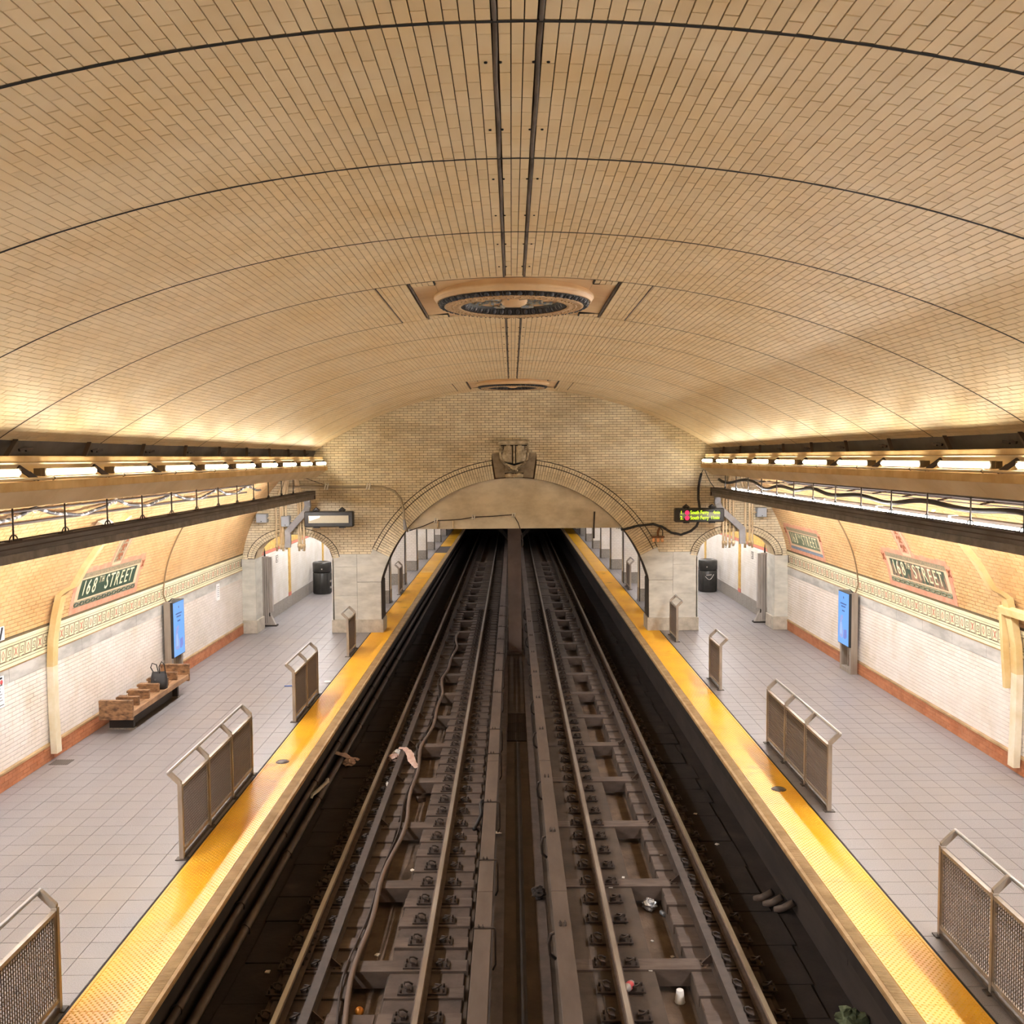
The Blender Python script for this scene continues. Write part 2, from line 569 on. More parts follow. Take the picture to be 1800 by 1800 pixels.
    for a, b in (((t, -h), (t, h)), ((t, h), (-t, h)), ((-t, -h), (-t, h)), ((-t, -h), (0.0, -h)), ((0.35 * t, -h * .0 - 0.02), (0.35 * t, h * 0.45)),
                 ((0.35 * t, h * 0.45), (-0.45 * t, h * 0.45)), ((-0.1 * t, -0.02), (0.35 * t, -0.02)), ((-0.45 * t, h * .45), (-0.45 * t, -h * 0.55)), ((-.45 * t, -h * .55), (t, -h * .55))):
        ln(key, a, b, 0.010)
    kme = key.mesh('key_tile'); kme.materials.append(m_cream); kme.materials.append(m_line)
    ros = []
    for kind in (0, 1):
        r = MB(); base_tile(r)
        for a, b in (((-t, -h), (t, -h)), ((-t, h), (t, h)), ((-t, -h), (-t, h)), ((t, -h), (t, h))): ln(r, a, b, 0.008)
        r.mat(2)
        if kind == 0:   # ring with studs
            pts = [(0.030 * math.cos(a), 0.046 * math.sin(a), 0.014) for a in np.linspace(0, 2 * math.pi, 13)]
            r.tube(pts, 0.006, 4)
            r.box(-0.012, 0.012, 0.052, 0.066, .01, .017); r.box(-0.012, 0.012, -0.066, -0.052, .01, .017)
        else:           # saltire
            for sx in (-1, 1):
                r.bar((-0.038, -0.060 * sx, 0.013), (0.038, 0.060 * sx, 0.013), 0.022, 0.008)
            r.box(-0.018, 0.018, -0.02, 0.02, 0.01, 0.018)
        me = r.mesh('rosette_tile')
        for m_ in (m_cream, m_line, m_motif): me.materials.append(m_)
        ros.append(me)
    nrm = Vector((sg * q[2], 0, q[3])); up = Vector((sg * q[3], 0, -q[2]))
    y = 7.0 + half; i = 0
    while y < YW - half:
        c = Vector((sg * q[0], y, q[1]))
        me = kme if i % 2 == 0 else ros[(i // 2) % 2]
        link('key_tile' if i % 2 == 0 else 'rosette_tile', me, wall, frame(c, Vector((0, sg, 0)), up, nrm))
        y += 2 * half; i += 1
    return wall

# places in the walls left free for the mosaic name tablets: y from, y to, profile height from, to
SIGN_HOLES = {-1: [(15.85, 18.75, 2.2, 3.06), (17.07, 17.63, 3.06, 4.0)],
              1: [(16.12, 19.02, 2.2, 3.06), (17.47, 18.03, 3.06, 4.0), (22.97, 25.87, 2.2, 3.06)]}
wall_left = wall_side(-1)
wall_right = wall_side(1)

# back of the hall, behind the camera
mb = MB()
P = [(-XW, 0)] + [(-wall_pt(s)[0], wall_pt(s)[1]) for s in np.linspace(EZ, S_TOP, 14)]
P += [(x, vault_z(x)) for x in np.linspace(-5.6, 5.6, 24)]
P += [(wall_pt(s)[0], wall_pt(s)[1]) for s in np.linspace(S_TOP, EZ, 14)] + [(XW, 0), (XE, 0), (XE, -1.6), (-XE, -1.6), (-XE, 0)]
mb.poly([(p[0], Y0, p[1]) for p in P])
wall_back = mb.build('wall_back', m_endbrick, recalc=False); wall_back['kind'] = 'structure'
wall_back['label'] = 'tan brick wall closing the hall behind the viewer'
# ================================================================== end wall with one wide and two narrow arches
AR, AZ, AX = 3.90, 0.41, 3.75        # wide arch: intrados circle, jamb
SX, SA, SB, SZ = 6.19, 1.09, 0.70, 2.07
RO = 4.42
A_SPR = math.radians(26)
WT = 0.70
def side_z(x, da=0.0):
    u = (abs(x) - SX) / (SA + da)
    return SZ + (SB + da) * math.sqrt(max(0, 1 - u * u)) if abs(u) < 1 else SZ
def top_z(x):
    x = abs(x)
    if x < XV: return vault_z(x)
    return EZ + EB * math.sqrt(max(0.0, 1 - (x / EA) ** 2))
def low_z(x):
    x = abs(x)
    if x < AX - 1e-6: return AZ + math.sqrt(AR * AR - x * x)
    if SX - SA + 1e-6 < x < SX + SA - 1e-6: return side_z(x)
    return 0.0
wall_front = empty('wall_front', (0, 0, 0), kind='structure')
wall_front['label'] = 'tan brick end wall with a wide track arch and two platform arches'
mb = MB()
xs = sorted(set([round(v, 4) for v in list(np.linspace(-AX, AX, 61)) + list(np.linspace(SX - SA, SX + SA, 25)) + list(-np.linspace(SX - SA, SX + SA, 25)) +
      list(np.linspace(AX, SX - SA, 4)) + list(-np.linspace(AX, SX - SA, 4)) + list(np.linspace(SX + SA, XW, 5)) + list(-np.linspace(SX + SA, XW, 5))]))
yf, yb = YW + 0.012, YW + WT
sof = MB(); sofd = MB()
for a, b in zip(xs[:-1], xs[1:]):
    m_ = (a + b) / 2; e = (b - a) * 1e-3
    la, lb = low_z(a + e), low_z(b - e)
    if low_z(m_) == 0: la = lb = 0
    ta, tb = top_z(a), top_z(b)
    mb.quad((a, yf, la), (b, yf, lb), (b, yf, tb), (a, yf, ta))
    mb.quad((b, yb, lb), (a, yb, la), (a, yb, ta), (b, yb, tb))
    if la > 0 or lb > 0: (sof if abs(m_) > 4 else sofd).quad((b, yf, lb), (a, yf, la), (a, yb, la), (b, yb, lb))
for sg in (-1, 1):
    for x, z in ((AX, AZ + math.sqrt(AR * AR - AX * AX)), (SX - SA, SZ), (SX + SA, SZ)):
        mb.quad((sg * x, yf, 0), (sg * x, yb, 0), (sg * x, yb, z), (sg * x, yf, z))
mb.build('wall_core', M('end_mortar', '4a3826', 0.9), wall_front, recalc=False)

sof.build('arch_soffit', M('soffit_plaster', 'cbb794', 0.8, col2='b09a74', nscale=2), wall_front, recalc=False)
m_archdark = M('arch_dark', '4b433b', 0.8, col2='39322c', nscale=3)  # darker tone for the inner faces of the wide arch
sofd.build('arch_soffit', m_archdark, wall_front, recalc=False)
# courses of brick
C, U, V, N = [], [], [], []
BH, BW_ = 0.0685, 0.215
zz = 2.21 - 2 * BH; r = 0
while zz < 6.75:
    z0, z1 = zz, zz + BH
    zm = (z0 + z1) / 2
    tz = z0
    if tz > vault_z(XV): xt = math.sqrt(max(0, VR ** 2 - (tz - VZ) ** 2))
    else: xt = EA * math.sqrt(max(0, 1 - ((tz - EZ) / EB) ** 2))
    blocks = []
    d = z1 - AZ
    if d < RO: blocks.append((-math.sqrt(RO * RO - d * d) - 0.004, math.sqrt(RO * RO - d * d) + 0.004))
    if zm < 2.2: blocks.append((-SX + SA, SX - SA))
    if 4.25 < zm < 4.98: blocks.append((-0.62, 0.62))
    u = max(0.0, (z1 - SZ) / (SB + 0.19))
    if u < 1:
        hw = (SA + 0.19) * math.sqrt(1 - u * u) + 0.004
        blocks += [(SX - hw, SX + hw), (-SX - hw, -SX + hw)]
    x = -8.0 - (BW_ / 2 if r % 2 else 0)
    while x < 8.0:
        segs = [(max(x, -xt), min(x + BW_, xt))]
        for (ba, bb) in blocks:
            ns_ = []
            for (a, b) in segs:
                if b <= ba or a >= bb: ns_.append((a, b)); continue
                if a < ba: ns_.append((a, ba))
                if b > bb: ns_.append((bb, b))
            segs = ns_
        for (a, b) in segs:
            if b - a < 0.025: continue
            C.append(((a + b) / 2, YW + 0.012 - 0.012 + rng.normal(0, 0.0008), zm)); U.append(((b - a) / 2 - 0.0045, 0, 0)); V.append((0, 0, BH / 2 - 0.0045)); N.append((0, -0.012, 0))
        x += BW_
    zz += BH; r += 1
pieces('brick', C, U, V, N, m_endbrick, wall_front, 300, 'brick_field')

# wide arch ring: radial bricks in two broken lengths and an outer header course
C, U, V, N = [], [], [], []
nr = 133
def ring(th, r0, r1, wdt):
    d = np.array([math.cos(th), 0, math.sin(th)]); t = np.array([-math.sin(th), 0, math.cos(th)])
    rc = (r0 + r1) / 2
    C.append(np.array([0, YW - 0.010, AZ]) + d * rc); U.append(-t * (wdt / 2)); V.append(d * ((r1 - r0) / 2 - 0.002)); N.append(np.array([0, -0.016, 0]))
for i in range(nr):
    th = A_SPR + (math.pi - 2 * A_SPR) * (i + 0.5) / nr
    if abs(math.cos(th)) * 4.15 < 0.60: continue
    wd = (math.pi - 2 * A_SPR) / nr * 4.12 - 0.009
    br = 4.05 if i % 2 else 4.16
    ring(th, 3.905, br, wd); ring(th, br, 4.295, wd); ring(th, 4.312, RO, wd)
pieces('arch_brick', C, U, V, N, m_endbrick, wall_front, 300, 'arch_brick_field')
for rr, nm in ((4.3035, 'ring_joint'), (RO + 0.008, 'extrados_joint')):
    for sg in (-1, 1):
        A_ = np.linspace(A_SPR, math.acos(0.60 / rr), 40)
        MB().tube([(sg * rr * math.cos(a), YW - 0.020, AZ + rr * math.sin(a)) for a in A_], 0.010, 5).build(nm, m_joint, wall_front)
# narrow arch rings: two header courses
for sg in (-1, 1):
    MB().tube([(sg * (SX + (SA + 0.197) * math.cos(t)), YW - 0.020, SZ + (SB + 0.197) * math.sin(t)) for t in np.linspace(0.08, math.pi - 0.08, 40)], 0.009, 5).build('extrados_joint', m_joint, wall_front)
    C, U, V, N = [], [], [], []
    na = 42
    for row, (d0, d1) in enumerate(((0.004, 0.094), (0.100, 0.190))):
        for i in range(na):
            t = math.pi * (0.015 + 0.97 * (i + 0.5) / na)
            p = []
            for dd in (d0, d1):
                p.append(np.array([SX + (SA + dd) * math.cos(t), 0, SZ + (SB + dd) * math.sin(t)]))
            c = (p[0] + p[1]) / 2; dr = (p[1] - p[0]); dr /= np.linalg.norm(dr); tn = np.array([-dr[2], 0, dr[0]])
            t2 = t + math.pi * 0.97 / na
            step = math.hypot((SA + d0) * (math.cos(t2) - math.cos(t)), (SB + d0) * (math.sin(t2) - math.sin(t)))
            c = c * np.array([sg, 1, 1]); c[1] = YW - 0.010; dr = dr * np.array([sg, 1, 1]); tn = np.array([-dr[2], 0, dr[0]])
            C.append(c); U.append(-tn * (step / 2 - 0.005)); V.append(dr * ((d1 - d0) / 2 - 0.002)); N.append(np.array([0, -0.016, 0]))
    pieces('arch_brick', C, U, V, N, m_endbrick, wall_front, 300, 'arch_brick_field')

# marble piers
m_pier = M('marble_pier', 'd6d4ca', 0.32, col2='b2b0a6', nscale=1.6, lo=0.38, hi=0.7, detail=9, stretch=(1, 1, 2.6), piece=0.05, col3='d9d5c8', n3=1.2)
m_plinth = M('marble_plinth', 'cbc3b4', 0.45, col2='a89f90', nscale=4, detail=7)
def arc_x(z): return min(AX, math.sqrt(AR * AR - (z - AZ) ** 2))
for sg in (-1, 1):
    def slab(poly, th=0.02, name='marble_slab', mat=m_pier):
        mb = MB().prism([(sg * p[0], p[1]) for p in poly], YW - th, YW + 0.02)
        return mb.build(name, mat, wall_front, bevel=0.003)
    xo = SX - SA
    g = 0.002
    slab([(AX + g, 0.37), (4.42 - g, 0.37), (4.42 - g, 1.42), (AX + g, 1.42)])
    slab([(4.42 + g, 0.37), (xo, 0.37), (xo, 1.05 - g), (4.42 + g, 1.05 - g)])
    slab([(4.42 + g, 1.05 + g), (xo, 1.05 + g), (xo, 1.86 - g), (4.42 + g, 1.86 - g)])
    L_ = [(arc_x(z), z) for z in np.linspace(1.43, AZ + AR * math.sin(A_SPR), 7)]
    ro = (RO * math.cos(A_SPR), AZ + RO * math.sin(A_SPR))
    slab(L_ + [ro, (4.03, 2.21), (4.42 - g, 2.21), (4.42 - g, 1.43)])
    slab([(4.42 + g, 1.86 + g), (xo, 1.86 + g), (xo, SZ), (xo - 0.05, 2.21), (4.42 + g, 2.21)])
    # returns of the pier towards the two openings
    MB().box(sg * (AX - 0.018), sg * (AX + .03), YW - 0.004, YW + WT, 0.37, 1.45).build('marble_return', m_archdark, wall_front)
    MB().box(sg * (xo + 0.018), sg * (xo - .03), YW - 0.02, YW + WT, 0.37, SZ).build('marble_return', m_pier, wall_front)
    MB().box(sg * (AX - 0.05), sg * (xo + 0.04), YW - 0.055, YW + WT + .02, 0, 0.37).build('plinth', m_plinth, wall_front, bevel=0.008)
    # outer jamb against the platform wall
    MB().box(sg * (SX + SA - 0.018), sg * (XW - 0.01), YW - 0.025, YW + WT, 0.37, SZ + 0.02).build('marble_jamb', m_pier, wall_front, bevel=0.004)
    MB().box(sg * (SX + SA - 0.06), sg * (XW - 0.01), YW - 0.07, YW + WT + 0.02, 0, 0.37).build('plinth', m_plinth, wall_front, bevel=0.008)

# plastered lintel inside the wide arch
ZL = 2.88
pts = []
for x in np.linspace(-math.sqrt(AR ** 2 - (ZL - AZ) ** 2), math.sqrt(AR ** 2 - (ZL - AZ) ** 2), 41):
    pts.append((x, AZ + math.sqrt(AR * AR - x * x) + 0.01))
mb = MB().prism(pts[::-1], YW + 0.10, YW + WT - 0.02)
mb.build('plaster_lintel', m_plaster, wall_front)

# keystone
ks = empty('keystone', (0, YW, 4.31), label='carved stone keystone cartouche above the wide arch', cat='keystone')
m_stone = M('stone_weathered', 'd3c6a9', 0.8, col2='8f7f66', nscale=7, detail=6, bump=0.3, bscale=25)
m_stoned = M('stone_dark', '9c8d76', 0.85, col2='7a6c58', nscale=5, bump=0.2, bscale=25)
for sg in (-1, 1):
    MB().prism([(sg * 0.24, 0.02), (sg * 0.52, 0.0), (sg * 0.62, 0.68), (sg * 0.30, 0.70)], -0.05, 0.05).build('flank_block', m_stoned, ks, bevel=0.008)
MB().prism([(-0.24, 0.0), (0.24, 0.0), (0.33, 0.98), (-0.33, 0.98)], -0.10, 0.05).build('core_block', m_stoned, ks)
# abacus with moulded profile
mb = MB()
for (h, z0, z1, o_) in ((0.385, 0.915, 0.95, 0.27), (0.43, 0.95, 1.03, 0.34), (0.41, 1.03, 1.06, 0.30)):
    mb.box(-h, h, -o_, 0.05, z0, z1)
mb.build('abacus', m_stone, ks, bevel=0.012)
for sg in (-1, 1):     # the two swelling lobes of the shield
    mb = MB(); mb.smooth = True
    n1, n2 = 10, 8
    vs, fs = [], []
    for i in range(n1 + 1):
        v = i / n1
        for j in range(n2 + 1):
            u = j / n2
            wd = 0.30 * (0.82 + 0.18 * math.sin(math.pi * min(1, v * 0.9 + 0.25)))
            x = sg * (0.052 + u * wd * 0.92)
            z = 0.42 + 0.48 * v + 0.06 * u * (1 - v)
            bul = 0.13 * math.sin(math.pi * (0.12 + 0.8 * u)) * math.sin(math.pi * (0.15 + 0.7 * v)) + 0.05
            vs.append((x, -0.10 - bul, z))
    for i in range(n1):
        for j in range(n2):
            a = i * (n2 + 1) + j
            fs.append((a, a + 1, a + n2 + 2, a + n2 + 1))
    mb._add(vs, fs)
    mb.build('shield_lobe', m_stone, ks)
    MB().tube([(sg * 0.37, -0.13, 0.90), (sg * 0.385, -0.16, 0.70), (sg * 0.36, -0.16, 0.52), (sg * 0.27, -0.15, 0.40), (sg * 0.12, -0.16, 0.34), (0, -0.16, 0.30)], 0.035, 8).build('scroll', m_stone, ks)
    leaf = MB()
    for k in range(5):
        t = k / 4
        leaf.tube([(sg * (0.40 - 0.30 * t), -0.14, 0.52 - 0.28 * t), (sg * (0.34 - 0.28 * t), -0.19, 0.46 - 0.26 * t), (sg * (0.27 - 0.25 * t), -0.15, 0.42 - 0.20 * t)], [0.02, 0.032, 0.012], 6)
    leaf.build('garland', m_stoned, ks)
    MB().tube([(sg * -0.10, -0.17, 0.20), (sg * 0.10, -0.185, 0.30)], 0.03, 6).build('ribbon', m_stone, ks)
MB().box(-0.026, 0.026, -0.25, -0.1, 0.40, 0.90).build('rib', m_stone, ks, bevel=0.01)
for sg in (-1, 1): MB().box(sg * 0.028, sg * 0.052, -0.19, -0.1, 0.40, 0.90).build('groove', m_joint, ks)  # black boxes: shadow gaps and dirt of the carving put into the colour
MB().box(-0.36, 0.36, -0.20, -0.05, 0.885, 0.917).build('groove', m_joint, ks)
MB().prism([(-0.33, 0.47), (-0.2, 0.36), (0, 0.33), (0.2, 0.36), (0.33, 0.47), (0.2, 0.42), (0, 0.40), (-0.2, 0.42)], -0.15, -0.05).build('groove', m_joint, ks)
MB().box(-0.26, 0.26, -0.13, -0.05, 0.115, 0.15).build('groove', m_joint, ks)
for sg in (-1, 1):
    mb = MB().tube([(sg * 0.03, -0.12, 0.07), (sg * 0.13, -0.17, 0.075), (sg * 0.235, -0.12, 0.07)], [0.05, 0.065, 0.045], 8)
    mb.build('foot_roll', m_stone, ks)
MB().box(-0.02, 0.02, -0.17, -0.1, 0.01, 0.13).build('foot_rib', m_stone, ks, bevel=0.006)
MB().box(-0.28, 0.28, -0.16, -0.05, 0.14, 0.20).build('necking', m_stoned, ks, bevel=0.015)
# ================================================================== platforms
YF = 76.0
m_grout = M('floor_grout', '5d5450', 0.9)
m_tile = M('platform_tile', '8e898b', 0.40, col2='726d6c', nscale=110, lo=0.40, hi=0.64, detail=2, piece=0.035, col3='8a8078', n3=0.35, lo3=0.5, hi3=0.8)
m_yel = M('tactile_yellow', 'efb41a', 0.33, col2='e5a010', nscale=1.4, lo=0.4, hi=0.75, col3='8a5c16', n3=0.9, lo3=0.63, hi3=0.80, spec=0.5)
m_edge = M('platform_edge_concrete', 'b3966c', 0.7, col2='957850', nscale=4, detail=6, bump=0.3, bscale=30)
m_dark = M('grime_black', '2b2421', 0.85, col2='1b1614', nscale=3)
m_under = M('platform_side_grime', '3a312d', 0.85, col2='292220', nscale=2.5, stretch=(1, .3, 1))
TP = 0.3048
XT0, XT1 = 3.455, 4.04
floors = {}
for sg in (-1, 1):
    nm = 'floor_' + SIDE[sg]
    fl = MB().box(sg * (XE + 0.14), sg * (XW + 0.05), Y0, YF, -0.30, -0.008).build(nm, m_grout)
    fl['kind'] = 'structure'; fl['label'] = 'grey tiled ' + SIDE[sg] + ' platform with yellow edge strip'
    floors[sg] = fl
    C, U, V, N = [], [], [], []
    nx = 12
    y = 2.0
    while y < YF:
        y1 = y + TP
        for i in range(nx):
            a = XT1 + 0.03 + TP * i; b = min(a + TP, XW)
            if b - a < 0.03: continue
            C.append((sg * (a + b) / 2, (y + y1) / 2, -0.006 + rng.normal(0, 0.0005))); U.append(((b - a) / 2 - 0.003, 0, 0)); V.append((0, TP / 2 - 0.003, 0)); N.append((0, 0, 0.006))
        y = y1
    pieces('floor_tile', C, U, V, N, m_tile, fl, 300, 'floor_tile_field', ch=0.008)
    # tactile strip panels
    y = 2.0
    while y < YF:
        b = min(y + 1.22, YF)
        if not (sg == -1 and 47.5 < y < 51):
            MB().box(sg * XT0, sg * XT1, y + 0.002, b - 0.002, -0.01, 0.006).build('tactile_panel', m_yel, fl)
        y = b
    # truncated domes
    d = []
    row = 0; yy = 5.0
    while yy < 40:
        st = 0.03 if row % 2 else 0.0
        for k in range(10):
            x = XT0 + 0.025 + 0.0590 * k + (st if k < 9 or not st else 0)
            if x < XT1 - 0.015: d.append((sg * x, yy))
        yy += 0.0305; row += 1
    d = np.array(d); n = len(d)
    k = 6
    an = np.arange(k) * 2 * math.pi / k
    ring0 = np.stack([np.cos(an) * 0.0125, np.sin(an) * 0.0125, np.full(k, 0.006)], 1)
    ring1 = np.stack([np.cos(an) * 0.0075, np.sin(an) * 0.0075, np.full(k, 0.0115)], 1)
    tpl = np.concatenate([ring0, ring1])
    P = np.concatenate([d, np.zeros((n, 1))], 1)[:, None, :] + tpl[None]
    quads = np.array([(i, (i + 1) % k, k + (i + 1) % k, k + i) for i in range(k)])
    F4 = (quads[None] + (2 * k) * np.arange(n)[:, None, None]).reshape(-1)
    F6 = (np.arange(k, 2 * k)[None] + (2 * k) * np.arange(n)[:, None]).reshape(-1)
    me = bpy.data.meshes.new('tactile_domes')
    me.vertices.add(n * 2 * k); me.vertices.foreach_set('co', P.reshape(-1))
    me.loops.add(len(F4) + len(F6)); me.loops.foreach_set('vertex_index', np.concatenate([F4, F6]))
    me.polygons.add(n * k + n)
    me.polygons.foreach_set('loop_start', np.concatenate([np.arange(n * k) * 4, n * k * 4 + np.arange(n) * k]))
    me.polygons.foreach_set('loop_total', np.concatenate([np.full(n * k, 4), np.full(n, k)]))
    me.update(calc_edges=True); me.polygons.foreach_set('use_smooth', np.zeros(n * k + n, bool)); me.materials.append(m_yel)
    o = link('tactile_domes', me, fl); o['kind'] = 'stuff'
    # worn concrete nosing with comb grooves, laid in lengths
    y = 2.0; i = 0
    while y < YF:
        b = min(y + 1.83, YF)
        mb = MB().prism([(sg * (XT0 - 0.004), -0.05), (sg * (XT0 - 0.004), 0.0), (sg * (XE - 0.01), -0.004), (sg * (XE - 0.02), -0.02), (sg * (XE - 0.02), -0.05)], y + 0.003, b - 0.003)
        mb.build('edge_nosing', m_edge, fl)
        y = b
    rid = MB(); yy = 5.5
    while yy < 26:
        rid.box(sg * (XE + 0.03), sg * (XT0 - 0.012), yy, yy + 0.010, -0.006, 0.003); yy += 0.022
    o = rid.build('edge_ridges', m_edge, fl, recalc=False); o['kind'] = 'stuff'
    # dark separator line inside the strip
    MB().box(sg * XT1, sg * (XT1 + 0.026), 2.0, YF, -0.01, 0.002).build('strip_border', m_dark, fl)
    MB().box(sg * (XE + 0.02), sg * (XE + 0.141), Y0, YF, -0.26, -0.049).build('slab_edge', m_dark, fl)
    # wall under the overhanging platform edge, with boards
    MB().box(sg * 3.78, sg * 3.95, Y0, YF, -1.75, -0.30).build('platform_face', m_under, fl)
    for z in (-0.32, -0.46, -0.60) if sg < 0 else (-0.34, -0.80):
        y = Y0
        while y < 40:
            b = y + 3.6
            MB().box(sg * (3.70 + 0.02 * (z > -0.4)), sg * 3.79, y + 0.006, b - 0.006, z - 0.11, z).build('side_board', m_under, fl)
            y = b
# ================================================================== station beyond the end wall
YB = YW + WT
m_cdark = M('beyond_ceiling', 'cfc6b8', 0.8)
m_bwhite = M('beyond_tile_white', 'f0ebe4', 0.25, col2='e4dccf', nscale=1.3, piece=0.02)
m_granite = M('granite_grey', 'a39c93', 0.5, col2='857e75', nscale=40, detail=3, piece=0.05)
m_redband = M('band_red', 'c4705c', 0.5)
m_ochre = M('mosaic_ochre', 'd6b25e', 0.5, col2='b98f3d', nscale=9)
ceil2 = MB().box(-7.6, 7.6, YB, YF, 3.25, 3.35).build('ceiling_beyond', m_cdark); ceil2['kind'] = 'structure'
ceil2['label'] = 'flat ceiling over the station beyond the end wall'
XB = 7.42
for sg in (-1, 1):
    wl = MB().box(sg * XB, sg * (XB + 0.2), YB, YF, 0, 3.25).build('wall_beyond_' + SIDE[sg], m_groutw)
    wl['kind'] = 'structure'; wl['label'] = 'white tiled ' + SIDE[sg] + ' wall beyond the end wall'
    C, U, V, N = [], [], [], []
    def course(z0, z1, ph, ln, mat, nm, keep, gap=0.002):
        C, U, V, N = [], [], [], []
        n = int(round((z1 - z0) / ph)); h = (z1 - z0) / n
        for r in range(n):
            y = YB - (ln / 2 if r % 2 else 0)
            while y < 48:
                a, b = max(y, YB), y + ln
                y += ln
                C.append((sg * XB, (a + b) / 2, z0 + h * (r + .5))); U.append((0, sg * ((b - a) / 2 - gap), 0)); V.append((0, 0, h / 2 - gap)); N.append((-sg * 0.01, 0, 0))
        pieces(nm, C, U, V, N, mat, wl, keep, nm + '_field')
    course(0.0, 0.40, 0.40, 0.6, m_granite, 'granite_slab', 60)
    course(0.41, 2.05, 0.076, 0.152, m_bwhite, 'tile', 300, 0.0015)
    course(2.15, 2.45, 0.075, 0.152, m_ochre, 'ochre_tile', 60)
    MB().box(sg * (XB - 0.012), sg * (XB + .01), YB, YF, 2.06, 2.14).build('red_band', m_redband, wl)
    MB().box(sg * (XB - 0.012), sg * (XB + .01), YB, YF, 2.46, 2.56).build('red_band', m_redband, wl)
    course(2.57, 3.2, 0.076, 0.152, m_bwhite, 'tile_upper', 40, 0.0015)
    k = 0
    for y in (30.9, 36.4, 41.9):
        MB().box(sg * (XB - 0.03), sg * (XB + .01), y - 0.14, y + 0.14, 0.46, 2.06).build('pilaster_strip', m_ochre, wl)
        MB().box(sg * (XB - 0.034), sg * (XB + .01), y - 0.16, y + 0.16, 0.40, 0.52).build('pilaster_foot', m_redband, wl)
    m_plq = M('plaque_grey', '4d463d', 0.6); m_plqw = M('plaque_pale', 'd9d3c6', 0.5)
    for y in (29.3, 33.0, 36.9):
        pq = empty('wall_plaque', (sg * (XB - 0.012), y, 1.78), 0, label=f'small square mosaic plaque on the {SIDE[sg]} wall beyond the arch, {ORD[(29.3, 33.0, 36.9).index(y)]} from the end wall', cat='plaque', group='mosaic plaques on the far wall tiles')
        mb = MB()
        for q in ((-.11, -.09, -.11, .11), (.09, .11, -.11, .11), (-.11, .11, -.11, -.09), (-.11, .11, .09, .11)):
            mb.box(-0.008, 0.008, q[0], q[1], q[2], q[3])
        mb.build('frame', m_plq, pq)
        MB().box(-0.005, 0.005, -0.09, 0.09, -0.09, 0.09).build('field', m_plqw, pq)
        mb = MB().box(-0.009, 0.009, -0.04, -0.02, -0.06, 0.06)
        mb.box(-0.009, 0.009, -0.04, 0.05, 0.04, 0.06); mb.box(-0.009, 0.009, -0.04, 0.05, -0.06, -0.04)
        mb.build('letter', m_plq, pq)
endb = MB().box(-7.6, 7.6, YF, YF + 0.2, -1.7, 3.35).build('wall_far', m_dark); endb['kind'] = 'structure'
endb['label'] = 'dark tunnel end far beyond the arch'

# tiled columns on the platforms
m_blk = M('letter_black', '2a2724', 0.6)
m_pipe = M('pipe_cream', 'd8cdb8', 0.5, col2='a08d70', nscale=4)
def column(sg, y, k):
    c = empty('tiled_column', (sg * 4.52, y, 0), label=f'white tiled column with granite foot on the {SIDE[sg]} platform, {ORD[k]} behind the end wall', cat='column', group='tiled platform columns beyond the arch')
    hw = 0.30
    MB().box(-hw + .012, hw - .012, -hw + .012, hw - .012, 0, 3.25).build('core', m_groutw, c)
    MB().box(-hw - .012, hw + .012, -hw - .012, hw + .012, 0, 0.42).build('granite_foot', m_granite, c, bevel=0.006)
    C, U, V, N = [], [], [], []
    for r in range(24):
        z = 0.43 + 0.076 * (r + 0.5)
        for face in range(4):
            x = -hw - (0.076 if r % 2 else 0)
            while x < hw - 0.01:
                a, b = max(x, -hw), min(x + 0.152, hw)
                x += 0.152
                if b - a < 0.02: continue
                t = (a + b) / 2; h2 = (b - a) / 2 - 0.0015
                if face == 0: C.append((t, -hw + .01, z)); U.append((h2, 0, 0)); N.append((0, -0.01, 0))
                elif face == 1: C.append((-t, hw - .01, z)); U.append((-h2, 0, 0)); N.append((0, 0.01, 0))
                elif face == 2: C.append((-hw + .01, -t, z)); U.append((0, -h2, 0)); N.append((-0.01, 0, 0))
                else: C.append((hw - .01, t, z)); U.append((0, h2, 0)); N.append((0.01, 0, 0))
                V.append((0, 0, 0.038 - 0.0015))
    field('tile_field', np.array(C), np.array(U), np.array(V), np.array(N), m_bwhite, c)
    MB().box(-hw - 0.004, hw + 0.004, -hw - 0.004, hw + 0.004, 2.26, 2.34).build('red_band', m_redband, c)
    # steel corner angle on the track side
    MB().box(-sg * (hw + 0.02), -sg * (hw - 0.005), -hw - 0.02, -hw + 0.02, 0, 2.6).build('corner_guard', m_dark, c)
    if k < 3:
        me = text_mesh('168', 0.17, 0.004, 0.9); me.materials.append(m_blk)
        link('numerals', me, c, frame((0.02, -hw - 0.004, 1.80), (1, 0, 0), (0, 0, 1), (0, -1, 0)))
    return c
for sg in (-1, 1):
    for k, y in enumerate((31.9, 36.5, 41.1, 45.7, 50.3, 54.9, 59.5, 64.1)):
        column(sg, y, k)
    mb = MB().tube([(0, 0, 0), (0, 0, 3.25)], 0.07, 10)
    dp = mb.build('drain_pipe', m_pipe, None); dp.location = (sg * 4.75, 43.6, 0)
    tag(dp, f'cream standpipe between the columns on the {SIDE[sg]} platform', 'pipe')

